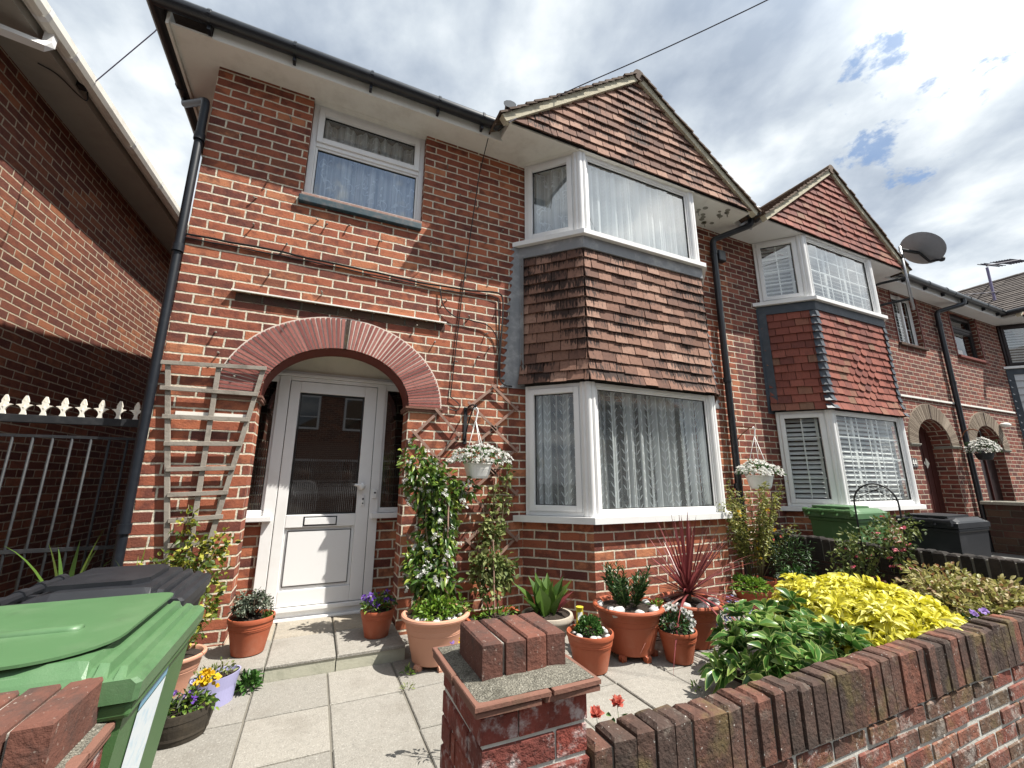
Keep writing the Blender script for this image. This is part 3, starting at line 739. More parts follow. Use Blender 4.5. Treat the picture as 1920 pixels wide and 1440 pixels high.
def build_bay(house, bay, st):
    m = MB(); bay.solid(m, 0.0, -.18, .862); m.build('bay_plinth', 'brick_red' if st != 3 else 'brick_brown', house)
    for z0, z1, d in ((.866, .925, .075), (3.842, 3.895, .085)):
        m = MB(); bay.solid(m, d, z0, z1, .0); m.build('bay_sill', 'pvc_white', house, bevel=.008)
    dark = st == 3
    for z0, z1, lvl in ((.927, 2.225, 0), (3.897, 4.925, 1)):
        # head rail and corner posts carry the three lights
        fm = 'dark_frame' if dark else 'pvc_white'
        m = MB()
        for i in (1, 2):
            x, y = bay.p[i]; s_ = 1 if i == 1 else -1
            m.tube([(x+s_*.005, y+.02, z0), (x+s_*.005, y+.02, z1)], .042, 10); m.tube([(x-s_*.035, y+.045, z0), (x-s_*.035, y+.045, z1)], .03, 8); m.tube([(x+s_*.05, y+.0, z0), (x+s_*.05, y+.0, z1)], .026, 8); m.mark()
        m.build('corner_post', fm, house, smooth=True, sharp=40)
        for i, (fr, l) in enumerate(bay.fr):
            o, tx, n = fr; g0 = .035 if i == 0 else .055; g1 = .035 if i == 2 else .055
            o2 = (o[0]+tx[0]*g0, o[1]+tx[1]*g0, 0.0)
            if st == 1: cur = ('net_floral' if lvl == 0 else ('net_dense' if i == 1 else 'net_scroll'))
            else: cur = None
            window(house, (o2, tx, n), l-g0-g1, z0, z1, 'bay_window', fm, cur, .042, gl='glass_sky' if lvl else 'glass', sash=(i != 1), bars=((2, 4) if i != 1 else (6, 4)) if st == 2 else None, shutter=st >= 2)
    x0, x1 = bay.p[0][0], bay.p[3][0]
    room(house, x0+.02, x1-.02, .02, 2.6, .94, 2.3, 'room_mid'); room(house, x0+.02, x1-.02, .02, 2.6, 3.9, 4.9, 'room_mid')
    # apron between the two windows
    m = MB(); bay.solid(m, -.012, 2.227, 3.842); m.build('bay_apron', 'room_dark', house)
    z0, pitch = 2.235, .1135; rows = 13
    kick = (.055, .03, .014, .005)
    mat = {1: 'tile_old', 2: 'tile_red', 3: 'cladding'}[st]
    if st == 3:
        m = MB()
        for fr, l in bay.fr:
            for r in range(9):
                o, tx, n = fr; z = z0+r*.165
                P = lambda a, b, c: (o[0]+tx[0]*a+n[0]*b, o[1]+tx[1]*a+n[1]*b, c)
                m.poly([P(-.01, .035, z), P(l+.01, .035, z), P(l, .008, z+.17), P(0, .008, z+.17)]); m.poly([P(-.01, .02, z), P(l+.01, .02, z), P(l+.01, .035, z), P(-.01, .035, z)])
        m.build('cladding', mat, house)
    else:
        m = MB(); tw = .178 if st == 1 else .160
        for i, (fr, l) in enumerate(bay.fr):
            club = None
            if st == 2 and i == 1:
                cc = l*.53
                club = lambda x, r, cc=cc: abs(x-cc)/.40+abs(r-4.6)/4.9 < 1.0
            tile_field(m, fr, 0.0, l, z0, rows, pitch, l/round(l/tw), kick, club=club, seed=i+st*10, ext=.42)
        m.build('hung_tiles', mat, house)
    ld = 'lead' if st == 1 else 'lead_dark'
    m = MB(); bay.solid(m, .034, 3.705, 3.84, .0); m.build('lead_apron', ld, house)
    # stepped lead against the wall on both sides
    for side in (0, 1):
        m = MB(); sg = -1 if side == 0 else 1; xr = bay.p[0 if side == 0 else 3][0]-sg*.05; xb = bay.p[0 if side == 0 else 3][0]
        z = 2.20; pts = []
        wtop, wbot = (.10, .22) if st == 1 else (.07, .10)
        while z < 3.84:
            w = wbot+(wtop-wbot)*(z-2.2)/1.64
            pts += [(xb+sg*(w+.040), z), (xb+sg*(w-.012), z+.062), (xb+sg*(w-.012), z+.083)] if st == 1 else [(xb+sg*w, z)]; z += .084
        poly = [(xr, 2.20)]+pts+[(xr, 3.84)]
        if side == 0: poly = poly[::-1]
        m.poly([(a, -.007, c) for a, c in poly]); 
        fr, l = bay.fr[0 if side == 0 else 2]; o, tx, n = fr; P = lambda a, b, c: (o[0]+tx[0]*a+n[0]*b, o[1]+tx[1]*a+n[1]*b, c)
        bw = .035 if st == 1 else .08; a0, a1 = (0, bw) if side == 0 else (l-bw, l)
        m.poly([P(a0, .030, 2.23), P(a1, .052, 2.23), P(a1, .046, 3.72), P(a0, .030, 3.72)])
        q = P(0 if side == 0 else l, .030, 2.23); q2 = P(0 if side == 0 else l, .030, 3.72)
        m.poly([(xb+sg*.03, -.008, 2.23), q, q2, (xb+sg*.03, -.008, 3.72)])
        m.build('lead_flashing', ld, house)
    if st == 2:
        m = MB()
        for i in (1, 2):
            for r in range(rows):
                z = z0+r*pitch; x, y = bay.p[i]; k = .035+(kick[r] if r < 4 else 0); s_ = -1 if i == 1 else 1
                m.poly([(x+s_*(-.06), y-k-.012, z), (x+s_*(k*.42+.008), y-k-.012, z), (x+s_*(k*.42+.006), y-.02, z+.13), (x+s_*(-.05), y-.02, z+.13)])
                m.poly([(x+s_*(k*.42+.008), y-k-.012, z), (x+s_*(k+.05), y-k+.045, z), (x+s_*(.05), y+.04, z+.13), (x+s_*(k*.42+.006), y-.02, z+.13)])
            m.mark()
        m.build('lead_hip', ld, house)
def build_gable(house, x0, x1, apx, zap, st, zb=4.945, yf=-.53):
    cx = apx
    mat = {1: 'tile_gable', 2: 'tile_red', 3: 'tile_gable'}[st]
    m = MB(); m.poly([(x0, yf, zb), (x1, yf, zb), (cx, yf, zap)]); m.poly([(x0, yf, zb), (x0, yf+.25, zb), (cx, yf+.25, zap), (cx, yf, zap)]); m.build('gable_board', 'room_dark', house)
    fr = FRONT(0, yf)
    sl = (zap-zb)/(cx-x0); sr = (zap-zb)/(x1-cx)
    planes = [(-sl, 1, zb-sl*x0-.0), (sr, 1, zb+sr*x1)]
    m = MB()
    club = None
    if st == 2: club = lambda x, r: abs(x-(cx+.05))/.22+abs(r-4.5)/2.6 < 1.0
    tile_field(m, fr, x0, x1, zb, 13, .115, .178, (.02, .008), planes, club=club, seed=st*7)
    m.build('gable_tiles', mat, house)
    # verge: mortar bed and stepped tile ends, running back as the roof of the gable
    m = MB(); rt = MB(); n = Vector
    for sgn, xe in ((-1, x0), (1, x1)):
        L = math.hypot(cx-xe, zap-zb); ux, uz = (cx-xe)/L, (zap-zb)/L; nx, nz = (-uz, ux) if sgn < 0 else (uz, ux)
        if nz < 0: nx, nz = -nx, -nz
        nx = -abs(uz) if sgn < 0 else abs(uz)
        Q = lambda s_, h, y: (xe+ux*s_+nx*h, y, zb+uz*s_+nz*h)
        e0 = -.10
        # mortar/undercloak strip
        for (y0_, y1_, h0, h1) in ((yf-.055, yf+.02, .0, .085),):
            pts = [(e0, h0), (L+.0, h0), (L+.0, h1), (e0, h1)]
            m.poly([Q(a, h, y0_) for a, h in pts]); m.poly([Q(a, h1, y) for a, y in ((e0, y0_), (L, y0_), (L, y1_), (e0, y1_))]); m.poly([Q(a, h0, y) for a, y in ((e0, y0_), (L, y0_), (L, y1_), (e0, y1_))])
            m.poly([Q(e0, h, y) for h, y in ((h0, y0_), (h1, y0_), (h1, y1_), (h0, y1_))])
        rows = int(L/.125)+1; k = L/rows
        for r in range(-1, rows):
            a0 = r*k; a1 = a0+k*1.18; t = rng.random(); yb = yf+2.2
            w = .19
            y = yf-.085+rng.uniform(-.008, .008)
            while y < yb:
                ye = y+w-.003; t = rng.random(); j = rng.uniform(-.003, .004)
                c = [Q(a0, .112+j, y), Q(a0, .112+j, ye), Q(a1, .092, ye), Q(a1, .092, y)]; d = [Q(a0, .088+j, y), Q(a0, .088+j, ye), Q(a1, .07, ye), Q(a1, .07, y)]
                rt.poly(c, t); rt.poly([c[0], d[0], d[1], c[1]], t*.5); rt.poly([c[0], c[3], d[3], d[0]], t*.7)
                y += w
    m.build('verge', 'verge_mortar', house)
    rt.build('gable_roof', 'tile_roof' if st != 3 else 'tile_grey', house)
    m = MB(); y = yf-.07
    while y < yf+2.2:
        m.tube([(cx, y, zap+.07), (cx, y+.33, zap+.07)], [.085, .08], 10, rng.random()); y += .335
    m.build('ridge_tiles', 'tile_roof' if st != 3 else 'tile_grey', house, smooth=True, sharp=40)
def arch_ring(house, cx, a, b, A, B, zs, mat, key='coping_brick', n=66, shelf=True, y=-.016):
    m = MB()
    for i in range(n):
        if i == n//2-1: continue
        t0 = math.pi*(i+.17)/n; t1 = math.pi*(i+.83)/n
        pl = [(cx+a*math.cos(t0), zs+b*math.sin(t0)), (cx+A*math.cos(t0), zs+B*math.sin(t0)), (cx+A*math.cos(t1), zs+B*math.sin(t1)), (cx+a*math.cos(t1), zs+b*math.sin(t1))]
        tt = rng.random(); yj = y+rng.uniform(-.0025, .002)
        m.prism(pl, -.10, -yj, FRONT(0, 0), tt)
    ring = m.build('arch_ring', mat, house)
    m = MB(); k = 48
    for i in range(k):
        t0 = math.pi*i/k; t1 = math.pi*(i+1)/k; pl = []
        pl = [(cx+(a+.004)*math.cos(t0), zs+(b+.004)*math.sin(t0)), (cx+(A+.012)*math.cos(t0), zs+(B+.012)*math.sin(t0)), (cx+(A+.012)*math.cos(t1), zs+(B+.012)*math.sin(t1)), (cx+(a+.004)*math.cos(t1), zs+(b+.004)*math.sin(t1))]
        m.prism(pl, -.05, .0095, FRONT(0, 0))
    m.build('arch_mortar', 'arch_mortar' if mat == 'arch_red' else 'arch_buff', ring)
    m = MB()
    for j in (-1,):
        t0 = math.pi*(n/2+j+.1)/n; t1 = math.pi*(n/2+j+.9)/n
        pl = [(cx+a*math.cos(t0), zs+b*math.sin(t0)), (cx+A*math.cos(t0), zs+B*math.sin(t0)), (cx+A*math.cos(t1), zs+B*math.sin(t1)), (cx+a*math.cos(t1), zs+b*math.sin(t1))]
        m.prism(pl, -.1, .022, FRONT(0, 0), .0)
    m.build('keystone', key, ring)
    # soffit of the arch
    m = MB(); P = arch_pts(cx, a-.006, b-.006, zs, 40)
    for p, q in zip(P[:-1], P[1:]): m.poly([(p[0], .0, p[1]), (q[0], .0, q[1]), (q[0], .25, q[1]), (p[0], .25, p[1])])
    m.build('arch_soffit', 'red_wood' if mat == 'arch_red' else 'brick_brown', ring)
def house(name, label, x0, x1, xa, bayv, gab, st, loc, holes_extra, porch):
    h = thing(name, label, 'house', loc)
    zs = 1.93; a, b = .605, .475
    arch = [(xa-a, 0.0)]+[(xa+a, 0.0)]+arch_pts(xa, a, b, zs, 24) if True else None
    holes = [arch]+holes_extra
    bx0, bx1 = bayv.p[0][0]+.06, bayv.p[3][0]-.06
    holes += [[(bx0, .93), (bx1, .93), (bx1, 2.22), (bx0, 2.22)], [(bx0, 3.9), (bx1, 3.9), (bx1, 4.92), (bx0, 4.92)]]
    m = MB(); wall_with_holes(m, x0, x1, -.2, 4.96, holes)
    if st == 1: m.poly([(x0, 8, -.2), (x0, 0, -.2), (x0, 0, 4.96), (x0, 8, 4.96)])
    m.build('wall', 'brick_red' if st == 1 else 'brick_brown', h)
    arch_ring(h, xa, a, b, .905, .755, zs, 'arch_red' if st == 1 else 'arch_buff')
    for s_ in (-1, 1):
        xi = xa+s_*a; xo = xa+s_*.925; xl, xr = min(xi-s_*.03, xo), max(xi-s_*.03, xo)
        m = MB(); m.box(xl, xr, -.035, .24, zs-.022, zs-.003); m.box(xl+.004, xr-.004, -.022, .24, zs-.045, zs-.024); m.build('impost', 'creasing' if st == 1 else 'concrete', h)
    build_bay(h, bayv, st)
    build_gable(h, *gab, st)
    # roof
    zr = 5.06; tn = math.tan(R(37)); m = MB()
    ye = -.36; yr = 4.4; ztop = zr+(yr-ye)*tn
    xl = x0-(.42 if st == 1 else 0)
    if st == 1:
        m.poly([(xl, ye, zr), (x1, ye, zr), (x1, yr, ztop), (xl+(yr-ye), yr, ztop)]); m.poly([(xl, ye, zr), (xl+(yr-ye), yr, ztop), (xl+(yr-ye), yr+1, ztop), (xl, 9, zr)])
    else: m.poly([(xl, ye, zr), (x1, ye, zr), (x1, yr, ztop), (xl, yr, ztop)])
    m.build('roof', 'tile_roof', h)
    return h
# ------------------------------------------------------------------ the three houses of the terrace
bay1 = Bay(3.055, 3.545, 5.275, 5.765); bay2 = Bay(7.07, 7.56, 9.37, 9.86); bay3 = Bay(15.75, 16.24, 18.0, 18.5)
win1 = [(.79, 3.845), (1.905, 3.845), (1.905, 4.94), (.79, 4.94)]
win3 = [(11.08, 3.85), (12.02, 3.85), (12.02, 4.94), (11.08, 4.94)]
win4 = [(13.43, 3.90), (14.66, 3.90), (14.66, 4.94), (13.43, 4.94)]
H1 = house('terraced_house', 'red brick end house with arched white front door and old dark hung tiles', 0, 6.45, 1.27, bay1, (2.68, 6.34, 4.45, 6.275), 1, (0, 0, 0), [win1], None)
H2 = house('terraced_house', 'middle terraced brick house with bright orange hung tiles in a diamond pattern and white shutters', 6.45, 12.72, 11.60, bay2, (6.735, 10.37, 8.55, 6.30), 2, (6.45, 0, 0), [win3], None)
H3 = house('terraced_house', 'far brick house with dark framed bay, pale boarding and grey roof tiles', 12.72, 19.6, 13.87, bay3, (15.3, 18.95, 17.12, 6.33), 3, (12.72, 0, 0), [win4], None)
for h in (H1, H2, H3): h['group'] = 'houses of the brick terrace'

def eaves(h, segs, mat='soffit_white', side=False):
    so_ = MB(); fa = MB()
    for x0, x1, yf, fas in segs:
        so_.box(x0, x1, yf, .0, 4.932, 4.95); so_.mark()
        if fas: fa.box(x0, x1, yf-.022, yf-.002, 4.905, 5.05); fa.mark()
    if side: so_.box(-.30, -.001, .0, 8, 4.932, 4.95); so_.mark(); so_.box(-.30, .0, -.272, 0.0, 4.9322, 4.9502); fa.box(-.322, -.302, -.29, 8, 4.905, 5.05)
    so_.build('soffit', mat, h); fa.build('fascia', mat, h)
eaves(H1, [(0, 2.68, -.27, 1), (2.68, 6.34, -.525, 0), (6.34, 6.45, -.27, 1)], 'soffit_white', True)
eaves(H2, [(6.45, 6.735, -.27, 1), (6.735, 10.37, -.525, 0), (10.37, 12.72, -.27, 1)], 'pvc_white')
eaves(H3, [(12.72, 15.3, -.27, 1), (15.3, 18.95, -.525, 0), (18.95, 19.6, -.27, 1)], 'pvc_white')
def returns(h, xs, mat):
    m = MB()
    for x, s in xs: m.box(min(x, x+s*.02), max(x, x+s*.02), -.54, -.295, 4.93, 5.06); m.mark()
    m.build('fascia_return', mat, h)
returns(H1, [(2.68, -1), (6.34, 1)], 'soffit_white'); returns(H2, [(6.735, -1), (10.37, 1)], 'pvc_white'); returns(H3, [(15.3, -1)], 'pvc_white')
# pale painted board under the gable tiles, over the bay lights
m = MB(); bay1.solid(m, .045, 4.926, 4.931, .0); m.build('bay_head', 'soffit_white', H1)
# old patch marks on the soffit beside the bay
m = MB()
for i in range(15):
    cx, cy = 5.55+rng.random()*.6, -.08-rng.random()*.38; a = rng.random()*6; L = rng.uniform(.024, .042)
    m.poly([(cx+L*math.cos(t), cy+L*.8*math.sin(t), 4.9295) for t in [-6.283*k/10 for k in range(10)]])
    if i % 2: m.poly([(cx, cy, 4.929), (cx+.004, cy-.006, 4.929), (cx+.12*math.cos(.6), cy+.06, 4.929), (cx+.11*math.cos(.6), cy+.066, 4.929)])
m.build('soffit_patches', 'concrete', H1)

def gutter(h, path, mat='black_plastic', r=.058, brk=None):
    m = MB(); m.tube(path, r, 12); g = m.build('gutter', mat, h, smooth=True, sharp=50)
    if brk:
        b = MB()
        for x, y, d in brk:
            if d == 'x': b.tube([(x-.012, y, 5.035), (x+.012, y, 5.035)], r+.006, 12); b.box(x-.012, x+.012, y+.01, y+.075, 4.93, 5.0); b.mark()
            else: b.tube([(x, y-.012, 5.035), (x, y+.012, 5.035)], r+.006, 12); b.mark()
        b.build('gutter_bracket', mat, g)
gy = -.36
gutter(H1, [(-.40, gy, 5.035), (2.60, gy, 5.03)], brk=[(x, gy, 'x') for x in (-.02, .62, 1.28, 1.94, 2.42)])
gutter(H1, [(-.40, gy-.02, 5.035), (-.40, 8, 5.05)], brk=[(-.4, y, 'y') for y in (.5, 1.4, 2.3)])
m = MB(); m.tube(curve([(2.58, gy, 5.03), (2.64, gy-.03, 5.06), (2.66, gy-.12, 5.09), (2.64, gy-.22, 5.12)], 4), [.05]*12+[.07], 10); m.build('gutter_outlet', 'black_plastic', H1, smooth=True, sharp=40)
gutter(H1, [(6.30, gy, 5.03), (6.53, gy-.16, 5.03), (6.74, gy-.02, 5.05)], r=.07)
gutter(H2, [(10.40, gy, 5.035), (12.72, gy, 5.03)], brk=[(x, gy, 'x') for x in (10.9, 11.7, 12.4)])
gutter(H3, [(12.74, gy, 5.03), (15.22, gy, 5.03)], brk=[(x, gy, 'x') for x in (13.4, 14.2, 14.9)])
gutter(H3, [(15.18, gy+.1, 5.02), (15.18, -.72, 5.02)])

def downpipe(h, path, mat, r, collars):
    m = MB(); m.tube(path, r, 14); p = m.build('downpipe', mat, h, smooth=True, sharp=60)
    c = MB()
    for x, y, z in collars: c.tube([(x, y, z-.035), (x, y, z+.03)], r+.009, 14); c.mark()
    c.build('pipe_collar', mat, p, smooth=True, sharp=40)
ARM = .62
def elbow(a, b, c, d=.06, k=4):
    a, b, c = Vector(a), Vector(b), Vector(c); p = b+(a-b).normalized()*d; q = b+(c-b).normalized()*d
    return [p.lerp(b, t).lerp(b.lerp(q, t), t) for t in [i/k for i in range(k+1)]]
pp = [(-.40, ARM, 5.0)]+elbow((-.40, ARM, 5.0), (-.40, ARM, 4.93), (-.04, -.03, 4.50), .03)+elbow((-.40, ARM, 4.93), (-.035, -.035, 4.50), (-.030, -.045, 4.0))+[(-.012, -.05, .0)]
downpipe(H1, pp, 'navy_pipe', .0315, [(-.031, -.043, 4.12), (-.025, -.047, 3.07), (-.015, -.05, .93)])
pp = [(6.56, gy-.05, 5.0)]+elbow((6.56, gy-.05, 5.0), (6.56, -.40, 4.88), (6.15, -.065, 4.73))+elbow((6.56, -.4, 4.88), (6.145, -.065, 4.72), (6.145, -.065, 4.0))+[(6.10, -.065, .0)]
downpipe(H1, pp, 'black_plastic', .043, [(6.143, -.065, 4.52), (6.12, -.065, 2.6), (6.10, -.065, 1.2)])
pp = [(13.15, gy, 5.0)]+elbow((13.15, gy, 5.0), (13.15, gy, 4.88), (12.72, -.065, 4.74))+elbow((13.15, gy, 4.88), (12.70, -.065, 4.73), (12.70, -.065, 4.0))+[(12.66, -.065, -.1)]
downpipe(H2, pp, 'black_plastic', .045, [(12.70, -.065, 4.45), (12.69, -.065, 3.2), (12.68, -.065, 1.9)])

# upper window of the first house with its flaking blue sill
w1 = window(H1, FRONT(.792, .062), 1.111, 3.86, 4.93, curtain='net_scroll', fo=.052, transom=4.475, gl='glass_sky')
m = MB(); m.box(.765, 1.895, -.045, .06, 3.755, 3.825); m.build('window_sill', 'blue_sill', H1, bevel=.008)
m = MB(); m.box(.78, 1.90, -.03, .06, 3.828, 3.858); m.build('sill_top', 'flaky_paint', H1, bevel=.006)
m = MB(); m.box(.785, 1.91, -.004, .07, 4.926, 4.9315); m.build('window_head', 'soffit_white', H1)
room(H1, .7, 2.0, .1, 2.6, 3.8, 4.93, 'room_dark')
# strip of lead over the porch, dark band below painted for the recess shade
m = MB(); m.poly([(.37, -.045, 2.790), (2.195, -.045, 2.800), (2.195, -.002, 2.812), (.37, -.002, 2.806)][::-1]); m.box(.37, 2.195, -.047, -.041, 2.786, 2.798); m.build('drip_strip', 'soffit_white', H1)  # white colour stands in for the sunlit edge of the lead
m = MB(); m.box(.40, 2.19, -.006, .02, 2.715, 2.785); m.build('strip_recess_shade', 'brick_dark', H1)

# porch of the first house
m = MB()
m.poly([(.50, .24, 0), (.50, .47, 0), (.50, .47, 2.5), (.50, .24, 2.5)]); m.poly([(2.06, .47, 0), (2.06, .24, 0), (2.06, .24, 2.5), (2.06, .47, 2.5)])
m.poly([(.5, .24, 0), (.665, .24, 0), (.665, .24, 2.4), (.5, .24, 2.5)]); m.poly([(1.875, .24, 0), (2.06, .24, 0), (2.06, .24, 2.5), (1.875, .24, 2.4)])
m.box(.50, .80, .455, .60, 0, .905); m.box(1.69, 2.06, .455, .60, 0, .905); m.build('porch_wall', 'brick_red', H1)
m = MB(); m.box(.45, 2.1, .24, .9, 2.50, 2.53); m.box(.45, 2.1, .46, .5, 2.262, 2.5); m.build('porch_ceiling', 'render_cream', H1)
frd = FRONT(0, .43)
m = MB()
m.obox(frd, .765, .855, -.09, .012, .115, 2.205); m.obox(frd, 1.64, 1.72, -.09, .012, .115, 2.205); m.obox(frd, .855, 1.64, -.09, .012, 2.17, 2.205)
m.obox(frd, .50, 2.06, -.10, .03, 2.207, 2.235); m.obox(frd, .50, 2.06, -.10, .005, 2.238, 2.262)
m.obox(frd, .855, 1.64, -.09, .0, .102, .165); m.obox(frd, .84, 1.655, -.09, .035, .166, .20); m.obox(frd, .83, 1.665, -.09, .05, .098, .116)
for a, b in ((.50, .765), (1.72, 2.06)):
    m.obox(frd, a, b, -.08, .0, 2.15, 2.205); m.obox(frd, a, b, -.08, .0, .955, 1.0)
    m.obox(frd, (a if a > 1 else b-.022), (a+.022 if a > 1 else b), -.08, -.005, 1.0, 2.15)
m.build('door_frame', 'pvc_white', H1, bevel=.004)
m = MB(); m.obox(frd, .50, .835, -.08, .055, .906, .953); m.mark(); m.obox(frd, 1.66, 2.06, -.08, .055, .906, .953); m.build('sidelight_sill', 'pvc_white', H1, bevel=.006)
m = MB()
for a, b in ((.50, .745), (1.742, 2.06)): m.poly([(a, .455, 1.0), (b, .455, 1.0), (b, .455, 2.15), (a, .455, 2.15)]); m.mark()
m.build('sidelight_glass', 'glass_reeded', H1)
m = MB(); L0, L1 = .860, 1.636
m.obox(frd, L0, .945, -.05, .014, .205, 2.165); m.obox(frd, 1.522, L1, -.05, .014, .205, 2.165)
m.obox(frd, .945, 1.522, -.05, .014, 2.06, 2.165); m.obox(frd, .945, 1.522, -.05, .014, .845, .955); m.obox(frd, .945, 1.522, -.05, .014, .205, .335)
m.obox(frd, .975, 1.492, -.05, .004, .365, .815)
for q in ((.945, .975, .335, .845), (1.492, 1.522, .335, .845), (.975, 1.492, .335, .365), (.975, 1.492, .815, .845)): m.obox(frd, q[0], q[1], -.05, -.006, q[2], q[3])
door = m.build('front_door', 'pvc_white', H1, bevel=.005)
m = MB(); m.poly([(.945, .448, .955), (1.522, .448, .955), (1.522, .448, 2.06), (.945, .448, 2.06)]); m.build('door_glass', 'glass_reeded', door)
m = MB()
for q in ((.953, .960, .960, 2.055), (1.507, 1.514, .960, 2.055), (.960, 1.507, .960, .967), (.960, 1.507, 2.048, 2.055), (.972, .976, .362, .818), (1.491, 1.495, .362, .818), (.976, 1.491, .362, .366), (.976, 1.491, .814, .818), (L0-.004, L0+.001, .205, 2.165), (L1-.001, L1+.004, .205, 2.165)):
    m.obox(frd, q[0], q[1], -.03, .0055, q[2], q[3])
m.build('gasket', 'cable_black', door)
m = MB(); m.obox(frd, 1.088, 1.365, .0142, .017, .858, .938); lb = m.build('letterbox', 'cable_black', door)
m = MB(); m.obox(frd, 1.098, 1.355, .017, .024, .868, .928); m.build('letter_flap', 'pvc_white', lb, bevel=.003)
m = MB(); m.ball((1.555, .37, 1.20), .034, 12); m.tube([(1.555, .43, 1.20), (1.555, .37, 1.20)], .014, 8); m.tube([(1.555, .375, 1.205), (1.49, .372, 1.215)], [.016, .011], 8); m.build('handle', 'pvc_white', door, smooth=True)
m = MB(); m.obox(frd, 1.562, 1.592, .0142, .026, 1.02, 1.12); m.build('lock_plate', 'pvc_white', door, bevel=.004)
m = MB(); m.ball((1.577, .403, 1.085), .010, 8); m.mark(); m.ball((1.577, .403, 1.045), .007, 8); m.build('keyhole', 'black_plastic', door)
m = MB(); m.obox(frd, 1.662, 1.70, .0122, .03, 1.09, 1.17); bl = m.build('doorbell', 'pvc_white', H1, bevel=.005)
m = MB(); m.ball((1.681, .40, 1.14), .010, 8); m.build('bell_button', 'grey_pot', bl)
m = MB(); m.poly([(.3, 1.6, 0), (2.2, 1.6, 0), (2.2, 1.6, 2.5), (.3, 1.6, 2.5)]); m.build('hall', 'room_dark', H1)
# doorstep of slabs
m = MB()
for x0, x1 in ((.55, .967), (.972, 1.393), (1.398, 1.858)):
    for j, (y0, y1) in enumerate(((-.522, -.02), (-.014, .44))):
        m.rbox(x0+.003, x1-.003, y0, y1, .078, .1+rng.uniform(-.001, .002), .008, .75+.25*rng.random() if j else .45+.3*rng.random(), .002)
step = m.build('doorstep', 'paving'); step['kind'] = 'structure'
m = MB()
for x0, x1 in ((.55, .965), (.972, 1.391), (1.398, 1.858)): m.box(x0, x1, -.516, -.47, -.06, .0775)
m.build('step_riser', 'riser', step)
m = MB(); m.box(.56, 1.85, -.46, .43, -.06, .0765); m.build('step_core', 'concrete', step)

# second and third porches
m = MB(); xa = 11.60; DX = 11.85
for s_ in (-1, 1):
    q = [(xa+s_*.61, .24, -.2), (xa+s_*.61, .30, -.2), (xa+s_*.61, .30, 1.95), (xa+s_*.61, .24, 1.95)]; m.poly(q if s_ < 0 else q[::-1])
P = arch_pts(xa, .61, .48, 1.93, 24)
for p, q in zip(P[:-1], P[1:]): m.poly([(p[0], .24, p[1]), (q[0], .24, q[1]), (q[0], .30, q[1]), (p[0], .30, p[1])])
m.build('porch_wall', 'brick_brown', H2)
m = MB(); m.box(xa-.66, xa+.66, .285, .33, -.2, 2.5); d2 = m.build('front_door', 'red_door', H2)
m = MB(); m.poly([(DX+.10*math.cos(t), .278, 1.60+.10*math.sin(t)) for t in (0, 1.5708, 3.1416, 4.7124)]); m.build('door_pane', 'render_cream', d2)
m = MB()
for k in range(5): m.box(xa-.40+.2*k, xa-.385+.2*k, .275, .2845, .1, 2.2)
m.build('door_mould', 'red_door', d2)
xa = 13.87
m = MB(); m.box(xa-.7, xa+.7, .18, .22, -.2, 2.5); d3 = m.build('front_door', 'dark_frame', H3)
m = MB(); P = arch_pts(xa, .54, .41, 1.95, 20); m.poly([(p[0], .172, p[1]) for p in P][::-1]); m.box(xa-.56, xa-.30, .165, .178, .35, 1.85); m.build('door_glass', 'glass_reeded', d3)
m = MB(); m.box(xa-.58, xa-.27, .16, .163, .3, .55); m.box(xa-.27, xa-.245, .14, .178, -.2, 1.93); m.box(xa-.60, xa+.60, .13, .178, 1.90, 1.95); m.box(xa+.12, xa+.14, .15, .178, .4, 1.8); m.build('door_frame', 'red_door', d3)
m = MB(); m.box(xa-.56, xa-.31, .155, .159, .38, .9); m.build('door_letter', 'pvc_white', d3)
# house number
m = MB(); m.box(10.565, 10.785, -.018, -.002, 1.50, 1.66); npl = m.build('number_plate', 'number_plate', H2, bevel=.004)
fc = bpy.data.curves.new('digits', 'FONT'); fc.body = '44'; fc.size = .15; fc.extrude = .002; fc.align_x = 'CENTER'
tmp = bpy.data.objects.new('digits_curve', fc); COL.objects.link(tmp); bpy.context.view_layer.update()
me = bpy.data.meshes.new_from_object(tmp.evaluated_get(bpy.context.evaluated_depsgraph_get())); bpy.data.objects.remove(tmp)
dg = bpy.data.objects.new('digits', me); COL.objects.link(dg); dg.parent = npl; me.materials.clear(); me.materials.append(MATS['off_white'])
dg.location = Vector((10.675, -.022, 1.527))-wl(npl)
dg.rotation_euler = (R(90), 0, 0)
# small upper windows further on
window(H2, FRONT(11.085, .08), .93, 3.87, 4.93, fo=.06, shutter=True, bars=(2, 3)); 
m = MB(); m.box(11.55-.025, 11.55+.025, .04, .08, 3.9, 4.9); m.build('window_mullion', 'pvc_white', H2)
m = MB(); m.box(11.04, 12.06, -.05, .08, 3.80, 3.855); m.build('window_sill', 'brick_dark', H2, bevel=.008)
m = MB(); m.box(11.06, 11.079, -.012, .08, 3.86, 4.93); m.mark(); m.box(12.021, 12.06, -.012, .08, 3.86, 4.93); m.build('window_casing', 'red_wood', H2)
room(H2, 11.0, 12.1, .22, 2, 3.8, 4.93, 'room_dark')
window(H3, FRONT(13.435, .08), 1.22, 3.92, 4.93, frame='dark_frame', fo=.06, transom=4.55)
m = MB(); m.box(13.40, 14.70, -.055, .08, 3.845, 3.90); m.build('window_sill', 'red_wood', H3, bevel=.008)
m = MB(); m.box(13.5, 14.0, .10, .11, 3.96, 4.1); m.build('window_card', 'off_white', H3)
m = MB(); m.box(14.661, 14.71, -.012, .08, 3.90, 4.93); m.mark(); m.box(13.385, 13.429, -.012, .08, 3.9, 4.93); m.build('window_casing', 'red_wood', H3)
